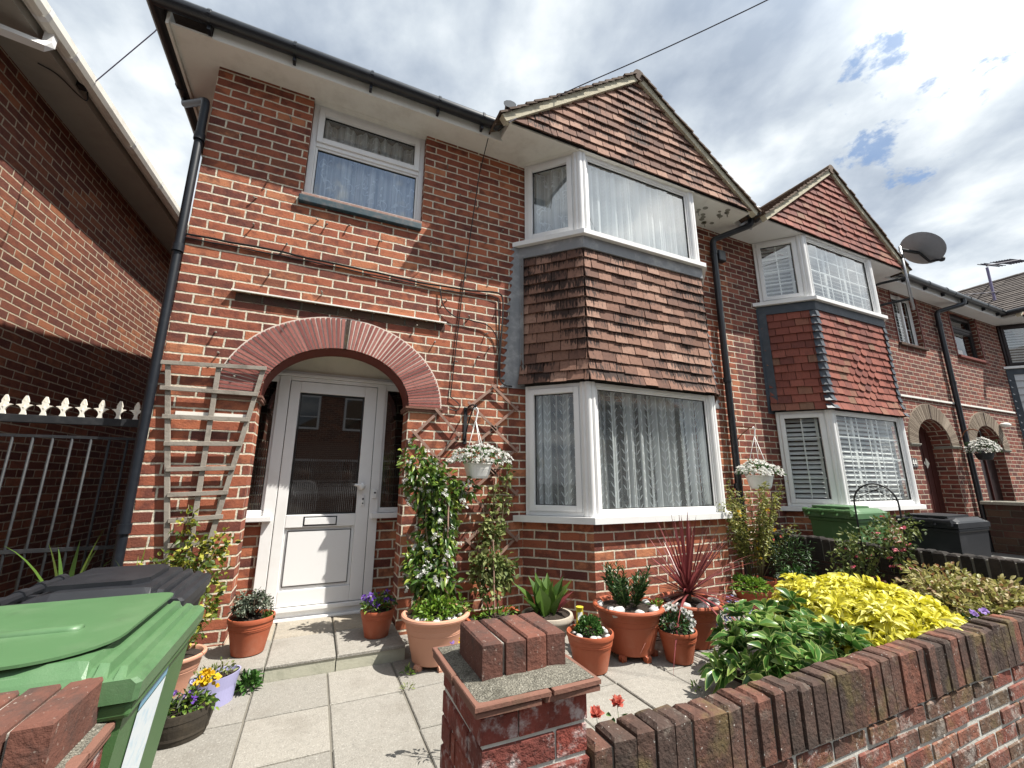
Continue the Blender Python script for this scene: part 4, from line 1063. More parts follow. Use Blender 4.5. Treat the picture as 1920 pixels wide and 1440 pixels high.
room(H3, 13.3, 14.8, .22, 2, 3.85, 4.93, 'room_dark')
m = MB(); m.box(10.36, 15.5, -.03, -.003, 2.77, 2.805); m.build('drip_strip', 'soffit_white', H2)
m = MB(); m.ball((14.6, -.08, 2.45), .09, 10, sq=(1.3, 1, .6)); m.build('porch_light', 'off_white', H3, smooth=True)
# box and cable by the second pipe
m = MB(); m.box(6.21, 6.36, -.10, -.01, 4.40, 4.58); m.build('alarm_box', 'black_plastic', H1, bevel=.02)

# chimney far right on the third house

# ------------------------------------------------------------------ vine eyes and nails left in the wall
spots = [(.35, 2.25), (.42, 2.20), (.62, 3.0), (1.05, 2.90), (.80, 2.56), (1.3, 2.78), (1.9, 2.72), (2.1, 2.60), (2.2, 3.05), (2.45, 2.9), (2.62, 2.75), (2.3, 2.42), (2.55, 2.5), (2.4, 3.35), (2.1, 3.45), (2.7, 3.4), (2.3, 4.3), (2.42, 4.38), (2.5, 4.2), (2.6, 3.8), (2.0, 3.62), (1.5, 3.55), (.95, 3.62), (1.02, 3.60), (1.2, 3.62), (.5, 3.9), (.3, 4.55), (.62, 4.6), (.25, 4.28), (.45, 3.42), (.72, 3.32), (2.75, 3.05), (2.68, 2.62), (2.8, 4.0), (6.35, 4.3), (6.6, 4.1), (6.8, 4.4), (6.5, 3.9), (2.15, 4.6), (.44, 3.7), (.5, 2.08), (.30, 2.42)]
m = MB(); m.tube([(0, 0, 0), (0, -.035, -.004)], .006, 6); m.ball((0, -.038, -.004), .010, 6)
nail0 = m.build('vine_eye', 'old_wood', H1, origin=(0, 0, 0)); nail0.location = Vector((spots[0][0], 0, spots[0][1]))
for x, z in spots[1:]:
    c = nail0.copy(); COL.objects.link(c); c.location = (x, 0, z); c.rotation_euler = (rng.uniform(-.5, .5), 0, rng.uniform(-.6, .6)); c.parent = H1 if x < 6.45 else H2
    if x >= 6.45: c.location.x -= 6.45

# ------------------------------------------------------------------ house on the left, wall turned a few degrees
LH = thing('neighbour_house', 'dark red brick side wall of the house next door with white gutter along its eaves', 'house', (-1.72, 0, 0))
dx, dy = .0778, .997
frL = ((-1.716, 0.0, 0.0), (-dx, -dy), (dy, -dx)); nL = (dy, -dx)
PL = lambda s_, o_, z: (-1.716+dx*s_+nL[0]*o_, dy*s_+nL[1]*o_, z)
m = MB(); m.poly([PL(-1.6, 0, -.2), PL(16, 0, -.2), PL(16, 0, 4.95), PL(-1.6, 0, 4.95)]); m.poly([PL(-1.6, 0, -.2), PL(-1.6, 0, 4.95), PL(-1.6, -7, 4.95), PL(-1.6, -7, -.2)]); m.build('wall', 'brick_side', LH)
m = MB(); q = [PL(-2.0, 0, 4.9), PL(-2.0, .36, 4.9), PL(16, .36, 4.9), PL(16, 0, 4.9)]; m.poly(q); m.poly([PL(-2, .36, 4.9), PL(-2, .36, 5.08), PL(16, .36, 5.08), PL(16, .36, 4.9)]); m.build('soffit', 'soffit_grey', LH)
m = MB()
prof = [(.375, 5.04), (.385, 4.965), (.43, 4.94), (.475, 4.955), (.495, 5.0), (.50, 5.06), (.485, 5.06), (.47, 5.0), (.40, 4.98)]
for i in range(len(prof)):
    a, b = prof[i], prof[(i+1) % len(prof)]; m.poly([PL(-2, a[0], a[1]), PL(16, a[0], a[1]), PL(16, b[0], b[1]), PL(-2, b[0], b[1])])
gu = m.build('gutter', 'pvc_cream', LH)
m = MB()
for s_ in (.15, .52, 1.62, 2.35, 3.2, 4.2):
    for k in range(5):
        a, b = prof[k+0], prof[k+1]; f_ = 1.012
        m.poly([PL(s_, a[0]+.004, a[1]-.006), PL(s_+.045, a[0]+.004, a[1]-.006), PL(s_+.045, b[0]+.006, b[1]-.006), PL(s_, b[0]+.006, b[1]-.006)])
    m.mark()
m.build('gutter_union', 'pvc_white', gu)
m = MB(); m.tube([PL(.33, .43, 5.0), PL(.33, .43, 4.86)]+[PL(.30, .42, 4.80)]+[PL(.02, .05, 4.66), PL(.0, .045, 4.60), PL(-.0, .045, 0)], .042, 4); m.build('downpipe', 'pvc_white', LH)
m = MB(); m.poly([PL(-2, .40, 5.06), PL(16, .40, 5.06), PL(16, -4, 8.4), PL(-2, -4, 8.4)]); m.build('roof', 'tile_roof', LH)
m = MB(); m.box(-.03, .03, -.03, .03, -.05, .05, M=Matrix.Translation(PL(.85, .395, 4.98))); m.tube(curve([PL(.85, .42, 4.99), PL(.95, .40, 4.90), PL(.88, .38, 4.86), PL(.7, .3, 4.888), PL(.62, .2, 4.894)]), .006, 5); m.build('cable_bracket', 'cable_black', LH)

# ------------------------------------------------------------------ iron side gate
GT = thing('metal_gate', 'black iron side gate topped with white fleur spearheads between the two houses', 'gate', (-.9, .16, 0))
gyy = .16
m = MB(); m.box(-1.72, -.10, gyy-.022, gyy+.022, 1.645, 1.70); m.build('top_rail', 'black_iron', GT, bevel=.003)
m = MB(); m.box(-1.72, -.10, gyy-.008, gyy+.008, 1.545, 1.565); m.build('rail', 'black_iron', GT)
m = MB(); m.box(-1.72, -.10, gyy-.010, gyy+.010, .775, .80); m.build('rail', 'black_iron', GT)
m = MB(); m.box(-1.72, -.10, gyy-.012, gyy+.012, .10, .13); m.build('rail', 'black_iron', GT)
gx = [-.865+.1035*k for k in range(-8, 8)]
b0 = s0 = None
for x in gx:
    if b0 is None:
        m = MB(); m.tube([(x-.02, gyy, .13), (x-.02, gyy, 1.545)], .0085, 8); b0 = m.build('bar', 'black_iron', GT, smooth=True)
        m = MB(); e = []
        half = [(.018, 0), (.011, .018), (.010, .030), (.016, .046), (.030, .062), (.042, .067), (.043, .070), (.030, .073), (.017, .074), (.015, .082), (.018, .094), (.013, .112), (.004, .135)]
        sp = [(x+a, c) for a, c in half]+[(x-a, c) for a, c in half[::-1]]
        m.prism(sp, -.006, .008, ((0, gyy, 1.70), (1, 0), (0, -1))); m.ball((x, gyy, 1.70+.052), .015, 8, sq=(1, .8, 1.6)); m.ball((x, gyy, 1.70+.10), .013, 8, sq=(1, .8, 1.9))
        s0 = m.build('spearhead', 'iron_white', GT)
    else:
        for o in (b0, s0): c = o.copy(); COL.objects.link(c); c.location.x = x-gx[0]
# ------------------------------------------------------------------ dish, aerial, wires
SD = thing('satellite_dish', 'grey satellite dish on a steel pole bracketed to the second house', 'satellite dish', (10.3, -.60, 4.3))
m = MB(); m.tube([(10.28, -.60, 4.15), (10.28, -.60, 5.36)], .022, 10); m.build('pole', 'steel', SD, smooth=True)
m = MB(); 
for z in (4.36, 4.76): m.tube([(9.98, -.02, z-.06), (10.10, -.3, z-.02), (10.30, -.62, z)], .022, 6); m.mark()
m.box(9.93, 10.03, -.03, -.004, 4.2, 4.8); m.build('wall_bracket', 'black_iron', SD)
nd = Vector((.62, -.42, .66)).normalized(); cD = Vector((10.93, -.62, 5.42)); a_ = nd.cross(Vector((0, 0, 1))).normalized(); b_ = a_.cross(nd)
m = MB(); rings = 7
for i in range(rings):
    for k in range(32):
        q = []
        for rr_, kk in ((i, k), (i+1, k), (i+1, k+1), (i, k+1)):
            r_ = rr_/rings; t_ = 6.283185*kk/32; q.append(tuple(cD+a_*(.40*r_*math.cos(t_))+b_*(.34*r_*math.sin(t_))+nd*(.075*r_*r_)))
        m.poly(q)
m.build('dish', 'dish_grey', SD, smooth=True)
m = MB(); m.tube([tuple(cD-nd*.03-a_*.02), (10.28, -.60, 5.30)], .03, 8); m.tube([tuple(cD-nd*.03), tuple(cD-b_*.25-nd*.05), tuple(cD-b_*.36+nd*.10)], .022, 8); m.tube([(10.28, -.6, 5.12), (10.28, -.6, 5.2)], .035, 8); m.ball(tuple(cD-b_*.36+nd*.12), .05, 8); m.build('feed_arm', 'black_iron', SD)
AE = thing('tv_aerial', 'thin television aerial on a slender mast above the grey tiled roof', 'aerial', (15.95, .3, 5.3))
m = MB(); m.tube([(15.98, -.05, 5.3), (16.24, 0, 6.58)], .028, 8); m.build('mast', 'wire_violet', AE)
A0, A1 = Vector((16.15, -.03, 6.60)), Vector((19.2, .1, 7.55))
m = MB(); m.tube([A0, A1], .020, 6)
for k in range(12):
    p = A0.lerp(A1, .04+k*.085); l = .18 if k != 3 else .3; m.tube([p+Vector((0, -l, -.12)), p+Vector((0, l, .12))], .010, 5)
m.build('boom', 'wire', AE)
def wire(name, label, pts, r, mat='wire', grp=None):
    m = MB(); m.tube(pts, r, 6); o = m.build(name, mat, None, origin=pts[0]); return tag(o, label, 'cable', grp)
WR = lambda u, v, y: None
wire('overhead_wire', 'overhead wire rising from the gutter corner across the first tiled gable into the sky', curve([(2.62, -.60, 4.86), (3.22, -.62, 5.45), (4.9, -2.3, 5.85), (9, -6.4, 7.2)], 8), .0055)
wire('overhead_wire', 'thin violet wire slanting up from the left neighbour gutter bracket towards the black gutter', [PL(.85, .46, 5.0), (-.66, .4, 5.45), (2.0, -2.2, 8.2)], .005, 'wire_violet')
wire('overhead_wire', 'short dark wire leaving the left neighbour gutter at the top left edge of the photo', [PL(.08, .46, 5.0), (-.9, -.5, 5.5), (.5, -1.6, 7.5)], .005, 'wire_violet')
wire('overhead_wire', 'faint wire crossing behind the aerial mast above the far grey roof', [(13.3, -.36, 5.12), (19.5, .3, 6.75)], .011)
wire('wall_cable', 'double black cable running across the brickwork below the upper window to the bay', noisy([(-.02, -.018, 3.215), (.6, -.02, 3.222), (1.2, -.018, 3.205), (1.9, -.02, 3.18), (2.45, -.02, 3.20), (2.70, -.02, 3.235)], .004)+curve([(2.76, -.02, 3.235), (2.81, -.02, 3.19), (2.815, -.022, 3.0), (2.79, -.022, 2.6), (2.785, -.022, 2.32), (2.82, -.03, 2.23), (2.92, -.03, 2.21)], 5), .009, 'cable_black')
wire('wall_cable', 'second thin black cable clipped just under the first one on the brick wall', noisy([(-.02, -.014, 3.185), (.9, -.016, 3.185), (1.8, -.016, 3.155), (2.2, -.016, 3.15), (2.66, -.016, 3.19), (2.76, -.018, 3.17), (2.78, -.02, 2.7), (2.765, -.02, 2.3)], .004), .006, 'cable_black')
wire('wall_cable', 'loose looping black cable hanging from a clip beside the bay flashing', curve([(2.12, -.02, 3.15), (2.16, -.03, 2.98), (2.28, -.03, 2.88), (2.42, -.03, 2.87), (2.50, -.03, 2.86), (2.64, -.03, 2.84), (2.74, -.025, 2.74), (2.765, -.02, 2.6)], 6), .006, 'cable_black')
wire('wall_cable', 'thin black wire dropping straight down the brickwork from the eaves to the arch', [(2.52, -.30, 4.95), (2.50, -.05, 4.6), (2.36, -.015, 3.2), (2.27, -.015, 2.05)]+curve([(2.27, -.02, 2.05), (2.36, -.02, 1.98), (2.34, -.02, 1.92), (2.25, -.02, 1.93)], 5), .005, 'cable_black')
# ------------------------------------------------------------------ garden walls and gate pillars
def solid_slab(m, pts, z0, z1, t=.5):
    k = len(pts); m.poly([(x, y, z1) for x, y in pts], t); m.poly([(x, y, z0) for x, y in reversed(pts)], t)
    for i in range(k):
        a, b = pts[i], pts[(i+1) % k]; m.poly([(a[0], a[1], z0), (b[0], b[1], z0), (b[0], b[1], z1), (a[0], a[1], z1)], t)
def brick_course(m, mo, x0, x1, y0, y1, z, hgt, off, L=.258, cols=None, jt=.010, face=0.004):
    """real bricks along x between y0 and y1, with a recessed mortar core built elsewhere"""
    x = x0-off
    while x < x1-.01:
        a, b = max(x+jt/2, x0), min(x+L-jt/2, x1)
        if b-a > .03: m.rbox(a, b, y0+rng.uniform(-face, face), y1, z+jt/2, z+hgt-jt/2, .006, rng.random(), .0035)
        x += L
def pillar(name, label, cx, cy, sx=.222):
    p = thing(name, label, 'gate pillar', (cx, cy, -.6))
    m = MB(); mo = MB(); z = -.613; i = 0
    x0, x1, y0, y1 = cx-.19, cx+.19, cy-.215, cy+.215
    mo.box(x0+.007, x1-.007, y0+.007, y1-.007, -.6, .572)
    Hc = .0905
    while z < .55:
        h = min(Hc, .567-z)
        segs = [(x0, x0+.255, y0, y0+.12), (x0+.262, x1, y0, y0+.255), (x0, x0+.12, y0+.128, y1), (x0+.128, x1, y1-.12, y1), (x1-.12, x1, y0+.262, y1-.128)] if i % 2 else \
               [(x0, x0+.12, y0, y0+.255), (x0+.128, x1, y0, y0+.12), (x0, x0+.255, y1-.12, y1), (x0, x0+.12, y0+.262, y1-.128), (x1-.12, x1, y0+.128, y1)]
        for a, b, c, d in segs:
            if b-a > .02 and d-c > .02: m.rbox(a, b, c, d, z+.006, z+h-.006, .007, rng.random(), .004)
        z += Hc; i += 1
    m.build('shaft', 'pillar_brick', p); mo.build('mortar', 'mortar_lime', p)
    m = MB(); sy = .25
    for q, (g, z0, z1) in enumerate(((.0, .570, .585), (.006, .590, .606))):
        for xa, xb in ((-sx-g, .0+.03*q), (.012+.03*q, sx+g)):
            for ya, yb in ((-sy-g, -.03), (-.02, sy+g)): m.rbox(cx+xa, cx+xb, cy+ya, cy+yb, z0, z1, .003, rng.random(), .003)
    m.build('creasing_tiles', 'creasing', p)
    m = MB()
    g = 10
    hh = lambda a, b: .6065+.016*max(0, 1-max(abs(a), abs(b))**3)+rng.uniform(-.0015, .0015)
    G_ = [[(cx+(sx-.012)*(2*i/g-1), cy+(sy-.012)*(2*j/g-1), hh(2*i/g-1, 2*j/g-1)) for j in range(g+1)] for i in range(g+1)]
    for i in range(g):
        for j in range(g): m.poly([G_[i][j], G_[i+1][j], G_[i+1][j+1], G_[i][j+1]])
    m.build('mortar_bed', 'lichen_concrete', p)
    m = MB(); mo = MB()
    for k in range(4):
        xa = cx-.156+.0825*k; m.rbox(xa, xa+.073, cy-.130+rng.uniform(-.004, .004), cy+.122, .612, .725+rng.uniform(-.003, .003), .006, rng.random(), .003)
    mo.box(cx-.146, cx+.155, cy-.115, cy+.115, .61, .712)
    m.build('capping_bricks', 'capping_brick', p); mo.build('joints', 'mortar', p)
    return p
def pillar_stain(g, p, c):
    n = g.noise(p, 13, 5, .7); c = g.mix(g.m('MULTIPLY', g.ss(n, .50, .68), .8), c, (.56, .50, .48))
    n = g.noise(p, 45, 4, .7); return g.mix(g.m('MULTIPLY', g.ss(n, .60, .70), .5), c, (.10, .05, .045))
def wallstain(g, p, c):
    c = limestain(g, p, c)
    n = g.noise(g.vm('ADD', p, (1, 4, 7)), 7, 6, .75); c = g.mix(g.m('MULTIPLY', g.ss(n, .52, .68), .62), c, (.46, .42, .38))
    n = g.noise(p, 28, 4, .75); return g.mix(g.m('MULTIPLY', g.ss(n, .58, .68), .55), c, (.60, .58, .54))
tinted('pillar_brick', [(0, (.16, .048, .038)), (.5, (.25, .058, .042)), (1, (.31, .09, .06))], .94, 9, .45, bd=.010, bs=1.0, extra=pillar_stain, bscale=55)
tinted('wall_brick', [(0, (.12, .085, .05)), (.4, (.18, .08, .06)), (.7, (.27, .08, .058)), (1, (.30, .16, .10))], .94, 8, .4, bd=.009, bs=.9, extra=wallstain, bscale=45)
pillar('gate_pillar', 'brick gate pillar with four upright capping bricks in the middle foreground', 1.872, -2.330)
pillar('gate_pillar', 'brick gate pillar half cut off in the bottom left corner in front of the green bin', .505, -2.370, .200)

FW = thing('garden_wall', 'low red brick front garden wall with soldier brick coping in the right foreground', 'wall', (4.2, -2.5, -.6))
m = MB(); mo = MB(); mo.box(2.07, 7.4, -2.550, -2.453, -.62, .160)
for i in range(8): brick_course(m, mo, 2.065, 7.4, -2.558, -2.447, .158-(i+1)*.0885, .0885, .13 if i % 2 else .03, jt=.021)
m.build('brickwork', 'wall_brick', FW); mo.build('mortar', 'mortar_lime', FW)
def soldiers(name, parent, n, x0, pitch, y0, y1, z0, z1, mat, axis='x', jit=.008, mor='mortar_dark'):
    m = MB(); mo = MB()
    for k in range(n):
        a = x0+k*pitch; w = pitch-.010-rng.uniform(0, .004); t = rng.random()
        M = Matrix.Translation((0, 0, 0))
        dz = rng.uniform(-jit, jit); dy = rng.uniform(-.006, .006); hc = rng.uniform(.007, .017)
        tilt = Matrix.Rotation(rng.uniform(-.012, .012), 4, 'Y')
        if axis == 'x': M = Matrix.Translation((a+w/2, (y0+y1)/2+dy, z0)) @ tilt
        else: M = Matrix.Translation(((y0+y1)/2+dy, a+w/2, z0)) @ Matrix.Rotation(R(90), 4, 'Z') @ tilt
        m.rbox(-w/2, w/2, (y0-y1)/2, (y1-y0)/2, .004, z1-z0+dz, hc, t, .006, M)
    L = n*pitch
    if axis == 'x': mo.box(x0, x0+L-.012, y0+.010, y1-.010, z0-.004, z1-.022)
    else: mo.box(y0+.010, y1-.010, x0, x0+L-.012, z0-.004, z1-.022)
    m.build(name, mat, parent); mo.build('coping_mortar', mor, parent)
soldiers('coping', FW, 60, 2.075, .0885, -2.565, -2.447, .160, .402, 'coping_brick')
PW = thing('garden_wall', 'dark shadowed brick dividing wall running from between the bays towards the street', 'wall', (6.46, -1.2, -.16))
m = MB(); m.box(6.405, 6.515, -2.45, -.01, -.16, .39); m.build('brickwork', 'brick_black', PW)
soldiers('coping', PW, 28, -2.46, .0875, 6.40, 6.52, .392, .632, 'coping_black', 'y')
RW = thing('garden_wall', 'dark stone block wall with flat slab cap at the right edge beside the black bin', 'wall', (12.68, -2, -.16))
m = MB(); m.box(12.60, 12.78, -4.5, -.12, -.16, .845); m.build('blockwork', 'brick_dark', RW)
m = MB(); y = -4.5
while y < -.15: m.rbox(12.54, 12.84, y, min(y+.6, -.10), .847, .905, .012, rng.random(), .004); y += .606
m.build('cap_slab', 'concrete', RW)

# ------------------------------------------------------------------ wheeled bins
def wheelie(name, label, X0, X1, y0, y1, zt, body, lid, group=None, panel=True, handle=True, sticker=False):
    b = thing(name, label, 'wheelie bin', ((X0+X1)/2, (y0+y1)/2, 0), group)
    zr = zt-.06; i0 = .024; ta = .06
    top = [(X0+.05, y0+i0), (X1-i0, y0+i0), (X1-i0, y1-i0), (X0+.05, y1-i0)]; bot = [(X0+.05+.02, y0+i0+ta*.5), (X1-i0-ta*1.3, y0+i0+ta*.5), (X1-i0-ta*1.3, y1-i0-ta*.5), (X0+.07, y1-i0-ta*.5)]
    m = MB()
    for k in range(4):
        a, c = top[k], top[(k+1) % 4]; e, f_ = bot[k], bot[(k+1) % 4]
        m.poly([(e[0], e[1], .03), (f_[0], f_[1], .03), (c[0], c[1], zr), (a[0], a[1], zr)])
    m.poly([(x, y, .03) for x, y in reversed(bot)])
    m.box(X0+.03, X1-.012, y0+.012, y1-.012, zr-.045, zr-.002)
    m.build('body', body, b, bevel=.012)
    m = MB()
    pr = [(X1, -.058), (X1+.004, -.014), (X1-.010, .0), (X1-.036, .002), (X1-.044, .020), (X1-.060, .023), (X1-.066, .010), (X1-.078, .010), (X1-.086, .034), (X1-.108, .037), (X1-.114, .026), (X1-.124, .026), (X1-.134, .046), (X1-.16, .050), (X1-.3, .054), (X0+.1, .052), (X0+.02, .03), (X0, .0), (X0, -.058)]
    secs = [(y0, 0), (y0+.012, .35), (y0+.045, 1), (y1-.045, 1), (y1-.012, .35), (y1, 0)]
    ring = [[(x-(.012 if f_ == 0 and x > X1-.02 else 0), yy, zt+(z if z < 0 else z*f_)) for x, z in pr] for yy, f_ in secs]
    for A_, B_ in zip(ring[:-1], ring[1:]):
        for k in range(len(pr)):
            k2 = (k+1) % len(pr); m.poly([A_[k], A_[k2], B_[k2], B_[k]])
    m.poly(ring[0][::-1]); m.poly(ring[-1])
    ld = m.build('lid', lid, b)
    if panel:
        def rr(x0, x1, ya, yb, r):
            out = []
            for cx, cy, s_, rad in ((x1-r[0], ya+r[0], -90, r[0]), (x1-r[1], yb-r[1], 0, r[1]), (x0+r[2], yb-r[2], 90, r[2]), (x0+r[3], ya+r[3], 180, r[3])):
                out += [(cx+rad*math.cos(R(s_+90*k/8)), cy+rad*math.sin(R(s_+90*k/8))) for k in range(9)]
            return out
        m = MB(); solid_slab(m, rr(X0+.03, X1-.11, y0+.02, y1+.0, (.20, .06, .05, .05)), zt+.058, zt+.066); pn = m.build('lid_panel', lid, ld, bevel=.004)
        m = MB(); ym = y0+(y1-y0)*.42; m.tube([(X0+.03, ym, zt+.062), (X1-.29, ym-.01, zt+.062), (X1-.255, ym-.012, zt+.060)], [.018, .018, .021], 10); m.build('lid_ridge', lid, pn, smooth=True)
    else:
        m = MB(); solid_slab(m, [(X0+.06, y0+.10), (X1-.22, y0+.10), (X1-.17, y0+.16), (X1-.17, y1-.14), (X1-.22, y1-.06), (X0+.06, y1-.06)], zt+.05, zt+.072); m.build('lid_panel', lid, ld, bevel=.018)
    if handle:
        m = MB(); m.tube([(X0-.06, y0+.03, zt+.02), (X0-.06, y1-.03, zt+.02)], .022, 10)
        for k in range(4):
            yy = y0+.05+(y1-y0-.1)*k/3; m.box(X0-.07, X0+.06, yy-.014, yy+.014, zt-.03, zt+.02); m.tube([(X0-.06, yy-.025, zt+.02), (X0-.06, yy+.025, zt+.02)], .029, 10)
        m.build('handle', body, b, smooth=False)
    for s_ in (0, 1):
        m = MB(); yy = y0+.07 if s_ == 0 else y1-.07; m.tube([(X0+.10, yy-.025, .10), (X0+.10, yy+.025, .10)], .10, 20); m.build('wheel', 'black_plastic', b)
    if sticker:
        T_, B_ = X1-i0+.003, X1-i0-ta*1.3+.003
        xs = lambda z: B_+(T_-B_)*(z-.03)/(zr-.03)
        ya, yb = y0+.17, y0+.45
        m = MB(); m.poly([(xs(.06), ya+.03, .06), (xs(.06), yb, .06), (xs(.56), yb, .56), (xs(.56), ya, .56)]); m.build('sticker', 'sticker', b)
        m = MB(); m.poly([(xs(.565), ya, .565), (xs(.565), yb, .565), (xs(.60), yb, .60), (xs(.60), ya, .60)]); m.build('sticker_band', 'sticker_blue', b)
    return b
wheelie('wheelie_bin', 'green wheelie bin with a curled lid sheet behind the bottom left pillar', .02, .755, -2.270, -1.49, .715, 'bin_green_body', 'bin_green', sticker=True)
wheelie('wheelie_bin', 'black wheelie bin between the green bin and the iron side gate', .10, .665, -1.46, -.88, .745, 'bin_black', 'bin_black', panel=False)
wheelie('wheelie_bin', 'green wheelie bin under the next house bay window beyond the dividing wall', 6.80, 7.48, -1.00, -.42, .895, 'bin_green_body', 'bin_green', panel=False)
wheelie('wheelie_bin', 'black wheelie bin in front of the second house porch beside the dark block wall', 7.72, 8.52, -1.50, -.95, .80, 'bin_black', 'bin_black', panel=False)

# ------------------------------------------------------------------ pots
def pot(name, label, c, r, h, kind='plain', mat='terracotta', group=None, soil=True, feet=False, tilt=None):
    p = thing(name, label, 'plant pot', (c[0], c[1], c[2]), group)
    if kind == 'plain':
        pr = [(.64*r, 0), (.68*r, .02*h), (.88*r, .66*h), (.905*r, .67*h), (.90*r, .70*h), (.925*r, .71*h), (.92*r, .755*h), (.94*r, .765*h), (.945*r, .86*h), (.99*r, .875*h), (1.0*r, .90*h), (1.0*r, .975*h), (.985*r, h), (.93*r, h), (.91*r, .96*h), (.88*r, .86*h)]
    elif kind == 'bell':
        pr = [(.60*r, 0), (.63*r, .02*h), (.66*r, .15*h), (.745*r, .40*h), (.80*r, .60*h), (.812*r, .615*h), (.805*r, .63*h), (.822*r, .645*h), (.835*r, .74*h), (.855*r, .755*h), (.855*r, .80*h), (.875*r, .86*h), (.93*r, .885*h), (.985*r, .91*h), (1.0*r, .945*h), (.985*r, .98*h), (.94*r, h), (.88*r, .985*h), (.85*r, .95*h), (.82*r, .85*h)]
    elif kind == 'bowl':
        pr = [(.55*r, 0), (.62*r, .05*h), (.85*r, .5*h), (.92*r, .72*h), (.98*r, .78*h), (1.0*r, .88*h), (.97*r, h), (.88*r, h), (.84*r, .9*h), (.82*r, .8*h)]
    m = MB(); m.lathe(pr, c, 44); m.f.pop(); m.t.pop(); m.uv.pop()
    m.build('pot_body', mat, p, smooth=True, sharp=35)
    zs = c[2]+h*(.90 if kind != 'bell' else .90)
    m = MB(); n = 28
    ring = [(c[0]+.86*r*math.cos(6.2832*k/n), c[1]+.86*r*math.sin(6.2832*k/n), zs) for k in range(n)]
    inn = [(c[0]+.45*r*math.cos(6.2832*k/n), c[1]+.45*r*math.sin(6.2832*k/n), zs+.012+rng.uniform(-.006, .008)) for k in range(n)]
    for k in range(n):
        k2 = (k+1) % n; m.poly([ring[k], ring[k2], inn[k2], inn[k]]); m.poly([inn[k], inn[k2], (c[0], c[1], zs+.02)])
    m.build('soil', 'soil', p)
    if feet:
        for a in (-2.6, -1.5, -.6, .8):
            m = MB(); fx, fy = c[0]+.62*r*math.cos(a), c[1]+.62*r*math.sin(a); dx_, dy_ = math.cos(a), math.sin(a)
            m.tube([(fx-dy_*.022, fy+dx_*.022, c[2]-.012), (fx+dy_*.022, fy-dx_*.022, c[2]-.012)], .022, 10); m.box(fx-.02, fx+.02, fy-.02, fy+.02, c[2]-.034, c[2]); m.build('pot_foot', mat, p)
    p['rim'] = 0; del p['rim']
    return p, zs
def pebbles(c, rr, n, z, label, group, a0=0, a1=6.283, size=.024, rmin=.55):
    first = None
    for k in range(n):
        a = a0+(a1-a0)*(k+rng.uniform(.1, .9))/n; q = rr*rng.uniform(rmin, .92)
        if first is None:
            m = MB(); m.ball((0, 0, 0), 1.0, 12, sq=(1, 1, 1)); first = o = m.build('pebble', 'pebble', None, smooth=True)
            for v in o.data.vertices: v.co *= 1+rng.uniform(-.06, .06)
        else: o = first.copy(); COL.objects.link(o)
        s_ = size*rng.uniform(.8, 1.3); o.scale = (s_*rng.uniform(1.0, 1.35), s_*rng.uniform(.8, 1.05), s_*rng.uniform(.6, .85)); o.rotation_euler = (rng.uniform(-.4, .4), rng.uniform(-.4, .4), rng.uniform(0, 6))
        o.location = (c[0]+q*math.cos(a), c[1]+q*math.sin(a), z+s_*.35); tag(o, label, 'pebble', group)
P1 = (.838, -.232, .102); pot('plant_pot', 'terracotta pot of the grey leaved shrub on the doorstep left of the door', P1, .146, .232)
P2 = (1.685, -.262, .102); pot('plant_pot', 'small terracotta pot of purple pansies on the doorstep right of the door', P2, .128, .192)
P3 = (2.035, -.664, .030); _, z3 = pot('plant_pot', 'large pale terracotta pot under the flowering jasmine', P3, .246, .305, 'bell', 'terracotta_pale', feet=True)
P6 = (2.996, -1.195, .0); _, z6 = pot('plant_pot', 'small terracotta pot of the green mound with a yellow label behind the middle pillar', P6, .163, .238)
P7 = (3.416, -1.10, .034); _, z7 = pot('plant_pot', 'largest terracotta pot on feet, holding the dark feathery plant', P7, .268, .315, 'bell', 'terracotta', feet=True)
P8 = (4.016, -1.12, .0); _, z8 = pot('plant_pot', 'big terracotta pot holding the spiky red cordyline', P8, .262, .320, 'bell', 'terracotta')
P9 = (3.66, -1.335, .0); _, z9 = pot('plant_pot', 'small terracotta pot of white daisies between the two big pots', P9, .136, .205)
P10 = (5.40, -.62, .0); _, z10 = pot('plant_pot', 'terracotta pot overflowing with bright green parsley leaves', P10, .165, .16)
P11 = (5.72, -.52, .0); _, z11 = pot('plant_pot', 'terracotta pot behind the parsley pot under the tall shrub', P11, .15, .215)
PG = (6.12, -.62, .0); _, zg = pot('planter', 'grey round planter in shade against the dividing wall', PG, .19, .21, 'plain', 'grey_pot')
PH = (2.985, -.60, .0); _, zh = pot('plant_pot', 'pale stone coloured bowl with broad upright green leaves at the bay corner', PH, .215, .20, 'bowl', 'stone_pot')
PP = (.47, -.46, .0); _, zp = pot('plant_pot', 'pale peach terracotta pot half hidden behind the bins', PP, .165, .225, 'bell', 'terracotta_pale')
pebbles(P3, .21, 9, z3, 'white pebble on the soil of the pale jasmine pot', 'pebbles in the jasmine pot', a0=3.4, a1=6.0)
pebbles(P6, .14, 7, z6, 'white pebble round the small green mound', 'pebbles in the small pot', a0=2.6, a1=6.9, rmin=.72, size=.021)
pebbles(P7, .23, 7, z7, 'white pebble under the dark feathery plant', 'pebbles in the largest pot', a0=2.4, a1=6.6, rmin=.75, size=.034)
pebbles(P8, .22, 6, z8, 'white pebble under the red cordyline', 'pebbles in the cordyline pot', a0=2.3, a1=6.4, rmin=.6, size=.036)
